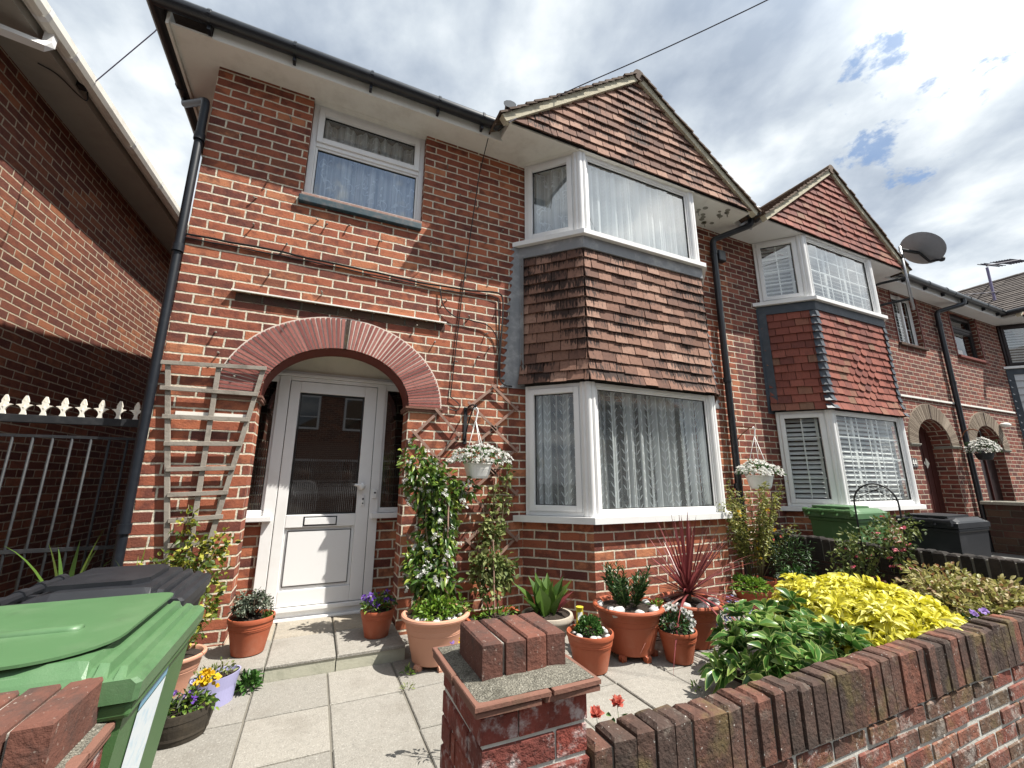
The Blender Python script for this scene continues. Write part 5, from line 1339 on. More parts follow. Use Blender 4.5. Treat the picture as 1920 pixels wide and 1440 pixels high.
# rectangular trough, barrel tub, lilac metal bucket
def trough(name, label, c, sx, sy, h, mat, th=.012, taper=.85):
    p = thing(name, label, 'planter', c)
    m = MB(); o = [(-sx, -sy), (sx, -sy), (sx, sy), (-sx, sy)]
    for k in range(4):
        a, b = o[k], o[(k+1) % 4]
        W_ = lambda q, f_, z: (c[0]+q[0]*f_, c[1]+q[1]*f_, c[2]+z)
        m.poly([W_(a, taper, 0), W_(b, taper, 0), W_(b, 1, h-.03), W_(a, 1, h-.03)]); m.poly([W_(a, 1.03, h-.03), W_(b, 1.03, h-.03), W_(b, 1.03, h), W_(a, 1.03, h)]); m.poly([W_(a, 1.03, h), W_(b, 1.03, h), W_(b, .93, h), W_(a, .93, h)]); m.poly([W_(b, .93, h), W_(a, .93, h), W_(a, .93, h-.04), W_(b, .93, h-.04)]); m.poly([W_(a, 1, h-.03), W_(b, 1, h-.03), W_(b, 1.03, h-.03), W_(a, 1.03, h-.03)])
    m.build('trough_body', mat, p); m = MB(); m.poly([(c[0]+x*.93, c[1]+y*.93, c[2]+h-.03) for x, y in o]); m.build('soil', 'soil', p)
trough('planter', 'brown rectangular trough behind the middle pillar holding the clematis', (2.62, -.34, 0), .24, .15, .16, 'terracotta')
def oval_tub(name, label, c, rx, ry, h, mat, ang, bulge=.04, bands=None, lip=.006):
    p = thing(name, label, 'planter', c); m = MB(); n = 40; prof = [(.80, 0), (.86+bulge*.5, .25*h), (.93+bulge, .55*h), (.98+bulge*.6, .8*h), (1.0, h), (.94, h), (.92, h*.85)]
    ca, sa = math.cos(ang), math.sin(ang)
    Q = lambda f_, z, t_: (c[0]+ca*rx*f_*math.cos(t_)-sa*ry*f_*math.sin(t_), c[1]+sa*rx*f_*math.cos(t_)+ca*ry*f_*math.sin(t_), c[2]+z)
    for j in range(len(prof)-1):
        for i in range(n):
            t0, t1 = 6.2832*i/n, 6.2832*(i+1)/n; m.poly([Q(*prof[j], t0), Q(*prof[j], t1), Q(*prof[j+1], t1), Q(*prof[j+1], t0)])
    m.build('tub_body', mat, p, smooth=False)
    if bands:
        b = MB()
        for z, f_ in bands:
            for i in range(n):
                t0, t1 = 6.2832*i/n, 6.2832*(i+1)/n; b.poly([Q(f_+.015, z, t0), Q(f_+.015, z, t1), Q(f_+.02, z+.02, t1), Q(f_+.02, z+.02, t0)])
        b.build('band', mat, p)
    m = MB(); m.poly([Q(.93, h*.86, 6.2832*i/n) for i in range(n)]); m.build('soil', 'soil', p)
PB = (.655, -1.01, .0); oval_tub('planter', 'dark oval barrel tub of pansies on the paving', PB, .135, .098, .135, 'barrel', R(28), bands=((.025, .87), (.10, 1.0)))
PLc = (.735, -.70, .0); oval_tub('planter', 'lilac metal oval bucket between the barrel tub and the doorstep', PLc, .135, .085, .155, 'lilac_metal', R(40), bulge=-.06)

# ------------------------------------------------------------------ trellises
def bar(m, a, b, w, th, n=(0, -1, 0), t=.5):
    a, b, n = Vector(a), Vector(b), Vector(n); d = (b-a); L = d.length; d.normalize(); s_ = d.cross(n).normalized()
    M = Matrix(((d.x, s_.x, n.x, a.x), (d.y, s_.y, n.y, a.y), (d.z, s_.z, n.z, a.z), (0, 0, 0, 1)))
    m.box(0, L, -w/2, w/2, 0, th, t, M)
T1 = thing('trellis', 'weathered grey wooden fan trellis on the brickwork left of the arch', 'trellis', (.36, -.03, .6))
y_ = -.022
for a, b in (((.045, y_, 2.13), (.262, y_, .62)), ((.37, y_, 2.13), (.375, y_, .62)), ((.675, y_, 2.14), (.46, y_, .62))):
    m = MB(); bar(m, a, b, .034, .016); m.build('upright', 'old_wood', T1, bevel=.002)
for xl, xr, zl, zr_ in ((.005, .70, 2.122, 2.150), (.03, .665, 1.928, 1.930), (.075, .625, 1.715, 1.722), (.115, .60, 1.515, 1.530), (.155, .575, 1.33, 1.345), (.19, .56, 1.15, 1.165), (.222, .55, .972, .99), (.245, .52, .80, .815)):
    m = MB(); bar(m, (xl, y_-.0165, zl), (xr, y_-.0165, zr_), .032, .014); m.build('slat', 'old_wood', T1, bevel=.002)
m = MB(); m.box(.14, .62, -.008, -.002, 1.735, 1.765); m.build('batten', 'pvc_cream', T1)
def lattice(name, label, x0, x1, z0, z1, nz, mat, y=-.02):
    t = thing(name, label, 'trellis', ((x0+x1)/2, y, z0))
    hz = (z1-z0)/nz; w = x1-x0; xm = (x0+x1)/2
    for k in range(nz):
        za, zb_ = z1-k*hz, z1-(k+1)*hz
        for (a, b, d_) in (((xm+.03, za+.02), (x0-.02, za-hz*.5-.02), 0), ((xm-.03, za+.02), (x1+.02, za-hz*.5-.02), 1), ((x0-.03, za-hz*.5+.03), (xm+.03, zb_-.02), 1), ((x1+.03, za-hz*.5+.03), (xm-.03, zb_-.02), 0)):
            m = MB(); bar(m, (a[0], y-.012*d_, a[1]), (b[0], y-.012*d_, b[1]), .025, .010); m.build('slat', mat, t)
lattice('trellis', 'brown diamond lattice beside the arch impost behind the jasmine', 1.945, 2.36, .55, 1.90, 3, 'brown_wood')
lattice('trellis', 'tall brown diamond lattice between hanging basket and bay window', 2.475, 2.965, .50, 2.19, 4, 'brown_wood')

# ------------------------------------------------------------------ hanging baskets
def basket(name, label, c, r, h, hook, mat='white_pot', br=True, square=True, group=None):
    b = thing(name, label, 'hanging basket', c, group); m = MB()
    n = 32; sq = lambda t_: 1/ (abs(math.cos(t_))**4+abs(math.sin(t_))**4)**.25*.9 if square else 1
    pr = [(.70, 0), (.78, .02), (.93, h*.6), (1.0, h*.9), (1.05, h*.92), (1.06, h), (.97, h), (.95, h*.85)]
    for j in range(len(pr)-1):
        for i in range(n):
            q = []
            for jj, ii in ((j, i), (j, i+1), (j+1, i+1), (j+1, i)):
                t_ = 6.28318*ii/n; f_, z = pr[jj]; q.append((c[0]+r*f_*sq(t_)*math.cos(t_), c[1]+r*f_*sq(t_)*math.sin(t_), c[2]+z))
            m.poly(q)
    m.poly([(c[0]+r*.70*sq(6.28318*i/n)*math.cos(6.28318*i/n), c[1]+r*.70*sq(6.28318*i/n)*math.sin(6.28318*i/n), c[2]) for i in range(n)])
    m.build('basket_pot', mat, b, smooth=True, sharp=45)
    m = MB()
    for k in range(3):
        a = 2.1*k+.5; m.tube([(c[0]+r*math.cos(a), c[1]+r*math.sin(a), c[2]+h), (hook[0], hook[1], hook[2]-.10)], .004, 6)
    m.tube(curve([(hook[0], hook[1], hook[2]-.12), (hook[0]+.012, hook[1], hook[2]-.06), (hook[0]+.02, hook[1], hook[2]-.01), (hook[0], hook[1], hook[2]+.018), (hook[0]-.02, hook[1], hook[2]-.005)], 5), .008, 8); m.build('hanger', mat, b, smooth=True)
    return b
HB = (2.47, -.285, 1.275); hook = (2.445, -.27, 1.90)
basket('hanging_basket', 'square white hanging pot of white flowers between the arch and the bay', HB, .125, .135, hook)
bk = thing('basket_bracket', 'black iron wall bracket carrying the white basket beside the arch', 'bracket', (2.43, 0, 1.7))
m = MB(); m.box(2.415, 2.45, -.012, 0, 1.60, 1.96); m.build('wall_plate', 'black_iron', bk, bevel=.003)
m = MB(); m.tube(curve([(2.432, -.012, 1.925), (2.434, -.12, 1.955), (2.438, -.22, 1.95), (2.44, -.27, 1.925), (2.442, -.285, 1.94)], 6), .008, 8); m.tube(curve([(2.432, -.012, 1.63), (2.434, -.06, 1.75), (2.437, -.15, 1.86), (2.44, -.23, 1.93)], 6), .007, 8); m.build('arm', 'black_iron', bk, smooth=True)
HB2 = (6.20, -.30, 1.165); basket('hanging_basket', 'round white hanging pot of white flowers between the two bays', HB2, .150, .165, (6.23, -.28, 1.92), square=False)
bk = thing('basket_bracket', 'thin dark scrolled bracket carrying the white basket between the bays', 'bracket', (6.12, 0, 1.8))
m = MB(); m.box(6.20, 6.23, -.01, 0, 1.72, 2.0); m.tube(curve([(6.215, -.01, 1.97), (6.22, -.15, 1.96), (6.225, -.29, 1.93)], 6), .007, 8); m.tube(curve([(6.215, -.01, 1.75), (6.22, -.1, 1.85), (6.225, -.24, 1.94)], 6), .006, 8); m.build('arm', 'rust', bk)
HB3 = (12.58, -.30, 1.66); basket('hanging_basket', 'dark wire hanging basket with a ball of white flowers by the far porch', HB3, .13, .12, (12.6, -.30, 2.18), 'black_iron', square=False)
bk = thing('basket_bracket', 'dark curved bracket above the far ball of white flowers', 'bracket', (12.6, 0, 2.2))
m = MB(); m.tube(curve([(12.62, -.005, 2.05), (12.62, -.10, 2.22), (12.61, -.22, 2.24), (12.6, -.30, 2.19)], 6), .010, 8); m.build('arm', 'rust', bk)
# hoop of the obelisk frame
HO = thing('garden_obelisk', 'black wire hoop topped plant frame rising from the fuchsia bush', 'plant frame', (6.12, -1.55, 0))
hx, hy = 6.14, -1.52; vd = Vector((hx-CAM.x, hy-CAM.y, 0)).normalized(); sd = Vector((vd.y, -vd.x, 0))
m = MB(); hp = [Vector((hx, hy, 0))+sd*(.165*math.cos(a))+Vector((0, 0, 1.045+.19*math.sin(a))) for a in [math.pi*k/20 for k in range(21)]]
m.tube([hp[0]-Vector((0, 0, 1.05))]+hp+[hp[-1]-Vector((0, 0, 1.05))], .008, 8); m.build('hoop', 'black_iron', HO, smooth=True)
m = MB()
for a, b in ((3, 14), (7, 19), (17, 6), (12, 1)): m.tube([hp[a], hp[b]], .003, 5)
m.build('hoop_wire', 'black_iron', HO)
# ------------------------------------------------------------------ plants
def plant(name, label, base, cat='plant', group=None): return thing(name, label, cat, base, group)
def stems(p, paths, r, mat='stem', name='stem'):
    m = MB()
    for q in paths: m.tube(q, [r*(1-.6*i/(len(q)-1)) for i in range(len(q))], 6)
    return m.build(name, mat, p, smooth=True)
def fol(p, mat, P, D, L, Wd, t=None, name='foliage', **k):
    N = len(P); L = np.asarray(L)*np.ones(N)*(nrg.uniform(.7, 1.2, N)); Wd = np.asarray(Wd)*np.ones(N)*nrg.uniform(.8, 1.15, N)
    return leaf_mesh(name, mat, P, D, L, Wd, nrg.random(N) if t is None else t, p, **k)
A = np.array
# jasmine climbing beside the arch
jb = (2.05, -.62, .30); J = plant('jasmine', 'leafy climbing jasmine with small white star flowers beside the arch', jb, 'climber')
stems(J, [noisy([(2.04, -.62, .3), (2.06, -.5, .6), (2.1, -.38, 1.0), (2.1, -.30, 1.4)], .012), noisy([(2.06, -.64, .3), (2.12, -.5, .7), (2.15, -.35, 1.2)], .012), noisy([(2.02, -.6, .3), (2.0, -.45, .8), (1.98, -.3, 1.35)], .012)], .010, 'stem')
m = MB(); m.tube([(2.13, -.60, .3), (2.17, -.42, 1.15)], .007, 6); m.build('cane', 'brown_wood', J)
parts = [(330, (1.99, -.33, 1.25), (.17, .13, .18)), (420, (2.13, -.33, 1.10), (.18, .14, .22)), (330, (2.10, -.38, .86), (.15, .13, .20)), (250, (2.07, -.45, .66), (.14, .12, .18)), (320, (2.04, -.52, .50), (.17, .12, .14)), (90, (1.90, -.32, 1.42), (.12, .06, .16)), (70, (2.36, -.30, 1.20), (.12, .08, .10)), (130, (1.93, -.45, .62), (.10, .08, .16))]
Ps, Ds = [], []
for n, c, r in parts: a, d = ell_pts(n, c, r, .25, False); Ps.append(a); Ds.append(rand_dir(n, d*.7, .7, -.25))
Ps, Ds = np.concatenate(Ps), np.concatenate(Ds)
fol(J, 'leaf_jasmine', Ps, Ds, .072, .031, curl=.25)
fp = []; fd = []
for n, c, r in parts:
    k = max(2, int(n*.06)); a, d = ell_pts(k, c, A(r)*1.06, .9, False)
    for q, e in zip(a, d):
        if e[1] < .35:
            for _ in range(rng.choice((2, 3, 4))): fp.append(q+nrg.normal(size=3)*.016); fd.append(e+nrg.normal(size=3)*.5+A([0, -.5, .1]))
flowers('flowers', 'petal_white', A(fp), A(fd), .019, J)
# pale ferny filler in the jasmine pot
f = plant('pot_plant', 'bright pale green herb spilling over the front of the jasmine pot', (2.02, -.74, .3))
a, d = ell_pts(420, (2.03, -.74, .33), (.16, .09, .12), .3); fol(f, 'leaf_parsley', a, rand_dir(420, d, .6, .2), .042, .02)
a, d = ell_pts(60, (2.2, -.72, .34), (.06, .05, .10), .3); fol(f, 'leaf_parsley', a, rand_dir(60, d, .5, .4), .04, .018)
# clematis
C = plant('clematis', 'thin pale green clematis trained up the tall lattice from the brown trough', (2.62, -.33, .15), 'climber')
stems(C, [noisy([(2.62, -.33, .15), (2.63, -.25, .5), (2.68, -.12, .9), (2.72, -.08, 1.25)], .015), noisy([(2.66, -.33, .15), (2.7, -.2, .6), (2.80, -.1, 1.0), (2.86, -.08, 1.3)], .02), noisy([(2.6, -.33, .15), (2.56, -.2, .55), (2.5, -.12, .8)], .02), noisy([(2.7, -.1, 1.0), (2.78, -.07, 1.35), (2.74, -.06, 1.5)], .02)], .006, 'stem')
m = MB(); m.tube([(2.62, -.36, .15), (2.63, -.28, .75)], .006, 6); m.build('cane', 'brown_wood', C)
parts = [(340, (2.60, -.22, .52), (.16, .09, .17)), (230, (2.74, -.22, .47), (.13, .08, .13)), (170, (2.68, -.14, .80), (.13, .06, .16)), (60, (2.74, -.08, 1.08), (.15, .04, .14)), (30, (2.85, -.07, 1.30), (.10, .03, .10)), (60, (2.60, -.28, .33), (.10, .06, .08))]
for n, c, r in parts: a, d = ell_pts(n, c, r, .2, False); fol(C, 'leaf_clematis', a, rand_dir(n, d*.6+A([0, -.4, 0]), .7, -.2), .055, .036)
f = plant('pot_plant', 'low seedlings growing along the brown trough', (2.62, -.36, .15)); a, d = ell_pts(110, (2.62, -.37, .15), (.2, .09, .09), .3); fol(f, 'leaf_parsley', a, rand_dir(110, d, .6, .4), .045, .018)
# privet on the fan trellis
V = plant('golden_shrub', 'sprawling gold and green shrub at the foot of the fan trellis', (.45, -.25, 0), 'shrub')
stems(V, [noisy([(.47, -.4, .2), (.44, -.2, .5), (.38, -.08, .8), (.33, -.06, 1.08)], .02), noisy([(.47, -.4, .2), (.5, -.25, .5), (.58, -.15, .85)], .02), noisy([(.47, -.4, .2), (.36, -.25, .55), (.22, -.2, .72)], .02)], .007, 'stem')
parts = [(190, (.44, -.16, .74), (.19, .10, .12)), (200, (.50, -.22, .58), (.16, .11, .14)), (70, (.28, -.18, .66), (.13, .08, .10)), (50, (.34, -.10, .94), (.06, .04, .12)), (130, (.56, -.28, .42), (.10, .09, .12)), (60, (.57, -.14, .82), (.08, .05, .10)), (50, (.50, -.33, .28), (.07, .07, .07))]
for n, c, r in parts: a, d = ell_pts(n, c, r, .2, False); fol(V, 'leaf_privet', a, rand_dir(n, d, .8, .15), .042, .026)
# strap leaves by the bins
def straps(name, label, base, n, L, w, mat, spread=.35, up=1.0, bend=.35, center=None):
    p = plant(name, label, base); m = MB()
    for k in range(n):
        a = 6.283*k/n+rng.uniform(-.4, .4); s_ = rng.uniform(.2, 1)*spread; l = L*rng.uniform(.6, 1.1); q = []
        d = Vector((math.cos(a)*s_, math.sin(a)*s_, up)).normalized(); h = Vector((math.cos(a), math.sin(a), 0)); sd_ = Vector((-h.y, h.x, 0))
        pts = [Vector(base)+d*l*t+(h*t*t*.6-Vector((0, 0, t*t*t*.6)))*l*bend*s_/max(spread, .01) for t in [i/7 for i in range(8)]]; t_ = rng.random()
        for i in range(7):
            w0, w1 = w*(1-(i/7)**2.2)*(.6+.4*min(1, i/2)), w*(1-((i+1)/7)**2.2)*(.6+.4*min(1, (i+1)/2))
            lift = Vector((0, 0, 0)); 
            m.poly([pts[i]-sd_*w0/2, pts[i], pts[i+1], pts[i+1]-sd_*w1/2], t_); m.poly([pts[i], pts[i]+sd_*w0/2, pts[i+1]+sd_*w1/2, pts[i+1]], t_)
    m.build('leaves', mat, p, smooth=True); return p
straps('strap_plant', 'strappy green leaves in the peach pot behind the bins', (.50, -.50, .20), 9, .42, .022, 'leaf_hosta', .5, 1, .5)
straps('strap_plant', 'spiky grass weed at the foot of the iron gate', (-.28, .05, .35), 8, .62, .035, 'leaf_hosta', .45, 1, .3)
straps('strap_plant', 'tuft of grassy weeds between the drainpipe and the fan trellis', (.12, -.12, .45), 9, .40, .012, 'leaf_parsley', .4, 1, .3)
# doorstep pots
g1 = plant('grey_shrub', 'small grey green shrub in the terracotta pot left of the door', (.838, -.232, .30), 'shrub')
sp, sdirs = ell_pts(95, (.825, -.232, .37), (.115, .10, .13), .35)
for c, d in zip(sp, sdirs): pass
stems(g1, [[(.83, -.23, .3), tuple(A([.83, -.23, .3])*.4+c*.6), tuple(c)] for c in sp[:60]], .004, 'bark')
a, d, I = rosettes(sp, rand_dir(95, sdirs, .5, .5), 11, .7); fol(g1, 'leaf_grey', a+nrg.normal(size=a.shape)*.012, d, .026, .012)
a, d = ell_pts(45, (.935, -.25, .31), (.04, .05, .03), .2); fol(g1, 'leaf_jasmine', a, rand_dir(45, d, .5, .4), .03, .014, name='seedlings')
g2 = plant('pansy', 'purple and lilac pansies in the small pot right of the door', (1.685, -.262, .28), 'flowers')
a, d = ell_pts(260, (1.68, -.262, .31), (.125, .115, .09), .3); fol(g2, 'leaf_jasmine', a, rand_dir(260, d, .6, .2), .035, .017)
def pansies(p, c, r, n, mat, name='flowers', size=.028, up=.4, tints=None, zmin=0):
    a, d = ell_pts(n, c, r, .9); d = d+A([-.15, -.6, up]); return flowers(name, mat, a, d+nrg.normal(size=d.shape)*.2, size, p, petals=5, tints=tints)
pansies(g2, (1.68, -.262, .34), (.125, .12, .09), 17, 'petal_purple')
# barrel tub pansies
g3 = plant('pansy', 'yellow and purple pansies in the dark barrel tub', (.655, -1.01, .12), 'flowers')
a, d = ell_pts(230, (.665, -1.01, .13), (.12, .085, .075), .3); fol(g3, 'leaf_jasmine', a, rand_dir(230, d, .6, .2), .032, .014)
a, d = ell_pts(30, (.60, -1.06, .14), (.06, .05, .03), .4); fol(g3, 'leaf_grey', a, rand_dir(30, d, .6, .3), .07, .008, name='dry_stems')
pansies(g3, (.62, -1.04, .17), (.06, .045, .06), 7, 'petal_purple', 'purple_flowers', .026)
pansies(g3, (.735, -.97, .18), (.07, .05, .085), 15, 'petal_yellow', 'yellow_flowers', .026)
g4 = plant('pot_plant', 'straggly leggy stems in the lilac bucket', (.735, -.70, .14)); a, d = ell_pts(110, (.735, -.70, .155), (.11, .06, .06), .3); fol(g4, 'leaf_clematis', a, rand_dir(110, d, .5, .5), .03, .010)
stems(g4, [noisy([(.70+.012*k, -.70, .13), (.69+.016*k, -.72, .2+.01*(k % 3))], .008, .03) for k in range(7)], .002, 'stem')
# weeds
def weed(label, c, r, n, L=.05, mat='leaf_mound', w=.02):
    p = plant('weed', label, c, 'weed'); a, d = ell_pts(n, (c[0], c[1], c[2]+r*.3), (r, r, r*1.1), .2); fol(p, mat, a, rand_dir(n, d, .5, .4), L, w)
weed('bright green weed growing at the left end of the doorstep riser', (.895, -.585, .0), .065, 170, .04, 'leaf_mound', .02)
weed('little weed in the paving joint near the pale jasmine pot', (1.83, -.77, .0), .03, 22, .04, 'leaf_jasmine', .012)
weed('tiny weed in the paving crack further towards the gate', (1.79, -.98, .0), .03, 16, .035, 'leaf_clematis', .008)
weed('pale sprig in the paving just behind the wall under the glossy shrub', (3.42, -1.70, .0), .03, 16, .03, 'leaf_parsley', .01)
# single pansies seen past the middle pillar
g5 = plant('pansy', 'one purple and one yellow pansy just left of the middle pillar cap', (1.83, -1.75, .0), 'flowers')
stems(g5, [[(1.86, -1.75, 0), (1.832, -1.75, .475)], [(1.88, -1.75, 0), (1.87, -1.75, .485)]], .003, 'stem_green')
flowers('purple_flower', 'petal_purple', A([(1.828, -1.76, .485), (1.834, -1.765, .475)]), A([(-.2, -1, .4), (-.1, -1, .2)]), .026, g5); flowers('yellow_flower', 'petal_yellow', A([(1.874, -1.755, .497), (1.88, -1.755, .49)]), A([(.3, -1, .3), (.1, -1, .5)]), .027, g5)
a, d = ell_pts(30, (1.87, -1.75, .26), (.05, .05, .12), .3); fol(g5, 'leaf_jasmine', a, rand_dir(30, d, .6, .2), .035, .014)
# hosta like leaves
g6 = plant('broad_leaf_plant', 'upright broad green leaves in the pale stone bowl', (2.985, -.60, .19))
def blades(p, c, n, L, w, mat, spread, name='leaves', tm=None):
    m = MB()
    for k in range(n):
        a = 6.283*k/n*1.618+rng.uniform(-.3, .3); s_ = rng.uniform(.15, 1)*spread; l = L*rng.uniform(.6, 1.1); b0_ = Vector(c)+Vector((math.cos(a), math.sin(a), 0))*rng.uniform(.01, .09)
        h = Vector((math.cos(a), math.sin(a), 0)); d = (h*s_+Vector((0, 0, 1))).normalized(); sd_ = Vector((-h.y, h.x, 0)); nn = sd_.cross(d); t_ = rng.random()
        ws = [.18, .30, .75, 1.0, .92, .62, .25, .02]
        pts = [b0_+d*l*t+h*(t*t*.28*l*s_)-Vector((0, 0, 1))*t**3*.15*l*s_ for t in [i/7 for i in range(8)]]
        for i in range(7):
            e0, e1 = w*ws[i]/2, w*ws[i+1]/2; f0, f1 = nn*(e0*.45), nn*(e1*.45)
            m.poly([pts[i]-sd_*e0-f0, pts[i], pts[i+1], pts[i+1]-sd_*e1-f1], t_); m.poly([pts[i], pts[i]+sd_*e0-f0, pts[i+1]+sd_*e1-f1, pts[i+1]], t_)
    m.build(name, mat, p, smooth=True)
blades(g6, (2.985, -.60, .18), 22, .30, .125, 'leaf_hosta', .7)
blades(g6, (3.08, -.56, .18), 6, .30, .07, 'leaf_cordyline', .9, 'dark_leaves')
# green mound with label
g7 = plant('pot_plant', 'dense round dark green mound in the small pot', (2.996, -1.195, .22)); a, d = ell_pts(900, (3.0, -1.19, .235), (.095, .09, .105), .55, lump=.12); fol(g7, 'leaf_mound', a, rand_dir(900, d, .5, .3), .020, .014)
yl = thing('plant_label', 'yellow plastic plant label standing behind the green mound', 'plant label', (2.985, -1.09, .22))
m = MB(); m.box(2.957, 3.013, -1.092, -1.088, .20, .36); 
m.lathe([(.028, -.002), (.028, .002)], (2.985, -1.09, .365), 16); m.build('tag', 'yellow_label', yl); m = MB(); m.box(2.965, 3.005, -1.094, -1.0925, .28, .33); m.build('tag_print', 'off_white', yl)
# dark feathery plant in the largest pot
g8 = plant('pot_plant', 'dark green feathery upright plant in the largest pot', (3.42, -1.09, .32))
P_, D_ = [], []
st_ = []
for k in range(26):
    a = rng.uniform(0, 6.28); s_ = rng.uniform(.05, .62); h = rng.uniform(.20, .34)*(1-.35*s_); b = A([3.42+.06*math.cos(a), -1.09+.06*math.sin(a), .31]); tp = b+A([math.cos(a)*s_*h*1.1, math.sin(a)*s_*h*1.1, h]); st_.append([tuple(b), tuple((b+tp)/2), tuple(tp)])
    for j in range(44):
        t = .15+.85*j/44; P_.append(b+(tp-b)*t); o = rng.uniform(0, 6.28); D_.append((tp-b)/h*.9+A([math.cos(o), math.sin(o), 0])*.8)
fol(g8, 'leaf_lily', A(P_), A(D_), .055, .011); stems(g8, st_, .004, 'stem_green')
a, d = ell_pts(40, (3.60, -1.2, .33), (.05, .05, .05), .3); fol(g8, 'leaf_parsley', a, rand_dir(40, d, .5, .4), .03, .014, name='seedlings')
# cordyline
g9 = plant('cordyline', 'spiky red cordyline with arching pointed leaves', (4.016, -1.12, .30))
m = MB(); cb = Vector((4.016, -1.12, .36))
for k in range(120):
    a = k*2.39996+rng.uniform(-.2, .2); el = -.18+1.66*rng.random()**1.1; l = rng.uniform(.48, .74); w = rng.uniform(.017, .027); drop = (0.04 if el > .8 else (.16 if el > .3 else .42))*rng.uniform(.5, 1.5)
    h = Vector((math.cos(a), math.sin(a), 0)); d = h*math.cos(el)+Vector((0, 0, math.sin(el))); sd_ = Vector((-h.y, h.x, 0)); t_ = rng.random()*.75+(.25 if el < .25 else 0)
    pts = [cb+d*l*t-Vector((0, 0, 1))*drop*l*t**2.2 for t in [i/8 for i in range(9)]]
    for i in range(8):
        w0, w1 = w*(1-(i/8)**2), w*(1-((i+1)/8)**2); m.poly([pts[i]-sd_*w0/2, pts[i]+sd_*w0/2, pts[i+1]+sd_*w1/2, pts[i+1]-sd_*w1/2], t_)
m.build('leaves', 'leaf_cordyline', g9, smooth=True); m = MB(); m.tube([(4.016, -1.12, .28), (4.016, -1.12, .37)], [.028, .022], 10); m.build('trunk', 'bark', g9)
# white daisies
g10 = plant('daisies', 'white daisies with dark foliage in the small pot', (3.66, -1.335, .19), 'flowers')
a, d = ell_pts(420, (3.65, -1.33, .22), (.13, .11, .115), .3); fol(g10, 'leaf_lily', a, rand_dir(420, d, .6, .3), .036, .014)
a = A([(3.60, -1.30, .345), (3.63, -1.36, .355), (3.69, -1.38, .335), (3.72, -1.40, .305), (3.73, -1.42, .265), (3.77, -1.36, .30), (3.57, -1.38, .26), (3.70, -1.43, .235), (3.66, -1.28, .35)])
flowers('flowers', 'petal_white', a, np.tile(A([-.35, -.8, .5]), (9, 1))+nrg.normal(size=(9, 3))*.25, .030, g10, petals=12)
m = MB()
for q in a: m.ball(tuple(q+A([-.004, -.009, .006])), .007, 6)
m.build('flower_eyes', 'leaf_lily', g10)
# parsley pot
g11 = plant('parsley', 'bright green parsley like leaves filling a low terracotta pot', (5.40, -.62, .15)); a, d = ell_pts(700, (5.38, -.64, .17), (.20, .17, .13), .4); fol(g11, 'leaf_parsley', a, rand_dir(700, d, .6, .4), .04, .024)
# tall airy shrub with yellow flowers
K = plant('tall_shrub', 'tall airy yellow flowered shrub in front of the downpipe', (5.65, -.50, .2), 'shrub')
st_ = []; P_, D_ = [], []
for k in range(30):
    a = rng.uniform(0, 6.283); s_ = rng.uniform(.05, .42); h = rng.uniform(.55, 1.08); b = A([5.66+.07*math.cos(a), -.50+.05*math.sin(a), .2]); tp = b+A([math.cos(a)*s_*1.1, math.sin(a)*s_*.55-.05, h]); md = (b+tp)/2+nrg.normal(size=3)*.03+A([0, 0, .06]); st_.append(noisy([tuple(b), tuple(md), tuple(tp)], .012, .15))
    q = [b, md, tp]
    for j in range(105):
        t = .28+.72*rng.random(); p_ = b*(1-t)**2+md*2*t*(1-t)+tp*t*t; P_.append(p_+nrg.normal(size=3)*.022); o = rng.uniform(0, 6.28); D_.append(A([math.cos(o), math.sin(o), rng.uniform(-.5, .6)]))
stems(K, st_, .006, 'stem'); fol(K, 'leaf_kerria', A(P_), A(D_), .040, .019)
i_ = nrg.choice(len(P_), 13, replace=False); flowers('flowers', 'petal_yellow', A(P_)[i_]+A([0, -.03, .02]), np.tile(A([-.3, -.8, .4]), (13, 1)), .026, K)
flowers('pink_flowers', 'petal_red', A(P_)[i_[:4]]+A([.05, -.06, -.05]), np.tile(A([-.3, -.8, .4]), (4, 1)), .018, K)
g12 = plant('pot_plant', 'small leafy plant in the shaded grey planter', (6.12, -.62, .2)); a, d = ell_pts(60, (6.12, -.64, .22), (.14, .12, .10), .3); fol(g12, 'leaf_mound', a, rand_dir(60, d, .5, .4), .07, .04)
g13 = plant('fern', 'dark feathery shrub behind the parsley pot beside the dividing wall', (5.95, -.75, 0), 'shrub'); a, d = ell_pts(900, (5.95, -.72, .40), (.22, .18, .34), .3, False); fol(g13, 'leaf_lily', a, rand_dir(900, d, .7, .2), .05, .010)
# fuchsia against the dividing wall
Fu = plant('fuchsia', 'fuchsia bush with small red and white hanging flowers under the wire hoop', (6.08, -1.45, 0), 'shrub')
parts = [(330, (6.08, -1.62, .80), (.24, .14, .16)), (330, (5.95, -1.42, .66), (.24, .16, .18)), (300, (6.0, -1.30, .50), (.22, .15, .20)), (160, (6.18, -1.60, .62), (.14, .10, .14)), (220, (6.02, -1.35, .28), (.2, .15, .16)), (60, (6.2, -1.75, .85), (.10, .06, .10)), (110, (6.12, -1.1, .25), (.16, .12, .18))]
for n, c, r in parts: a, d = ell_pts(n, c, r, .25, False); fol(Fu, 'leaf_fuchsia', a, rand_dir(n, d, .7, .1), .042, .022)
stems(Fu, [noisy([(6.08, -1.4, 0), (6.05, -1.42, .4), (6.08, -1.6, .75)], .02), noisy([(6.08, -1.4, 0), (6.0, -1.35, .4), (5.92, -1.42, .65)], .02), noisy([(6.08, -1.4, 0), (6.2, -1.8, .35), (6.28, -2.0, .45)], .02), noisy([(6.1, -1.4, 0), (6.25, -1.75, .25), (6.3, -2.1, .3)], .02)], .008, 'stem')
fp = []
for n, c, r in parts[:5]: a, d = ell_pts(8, c, A(r)*1.08, .9, False); fp += list(a)
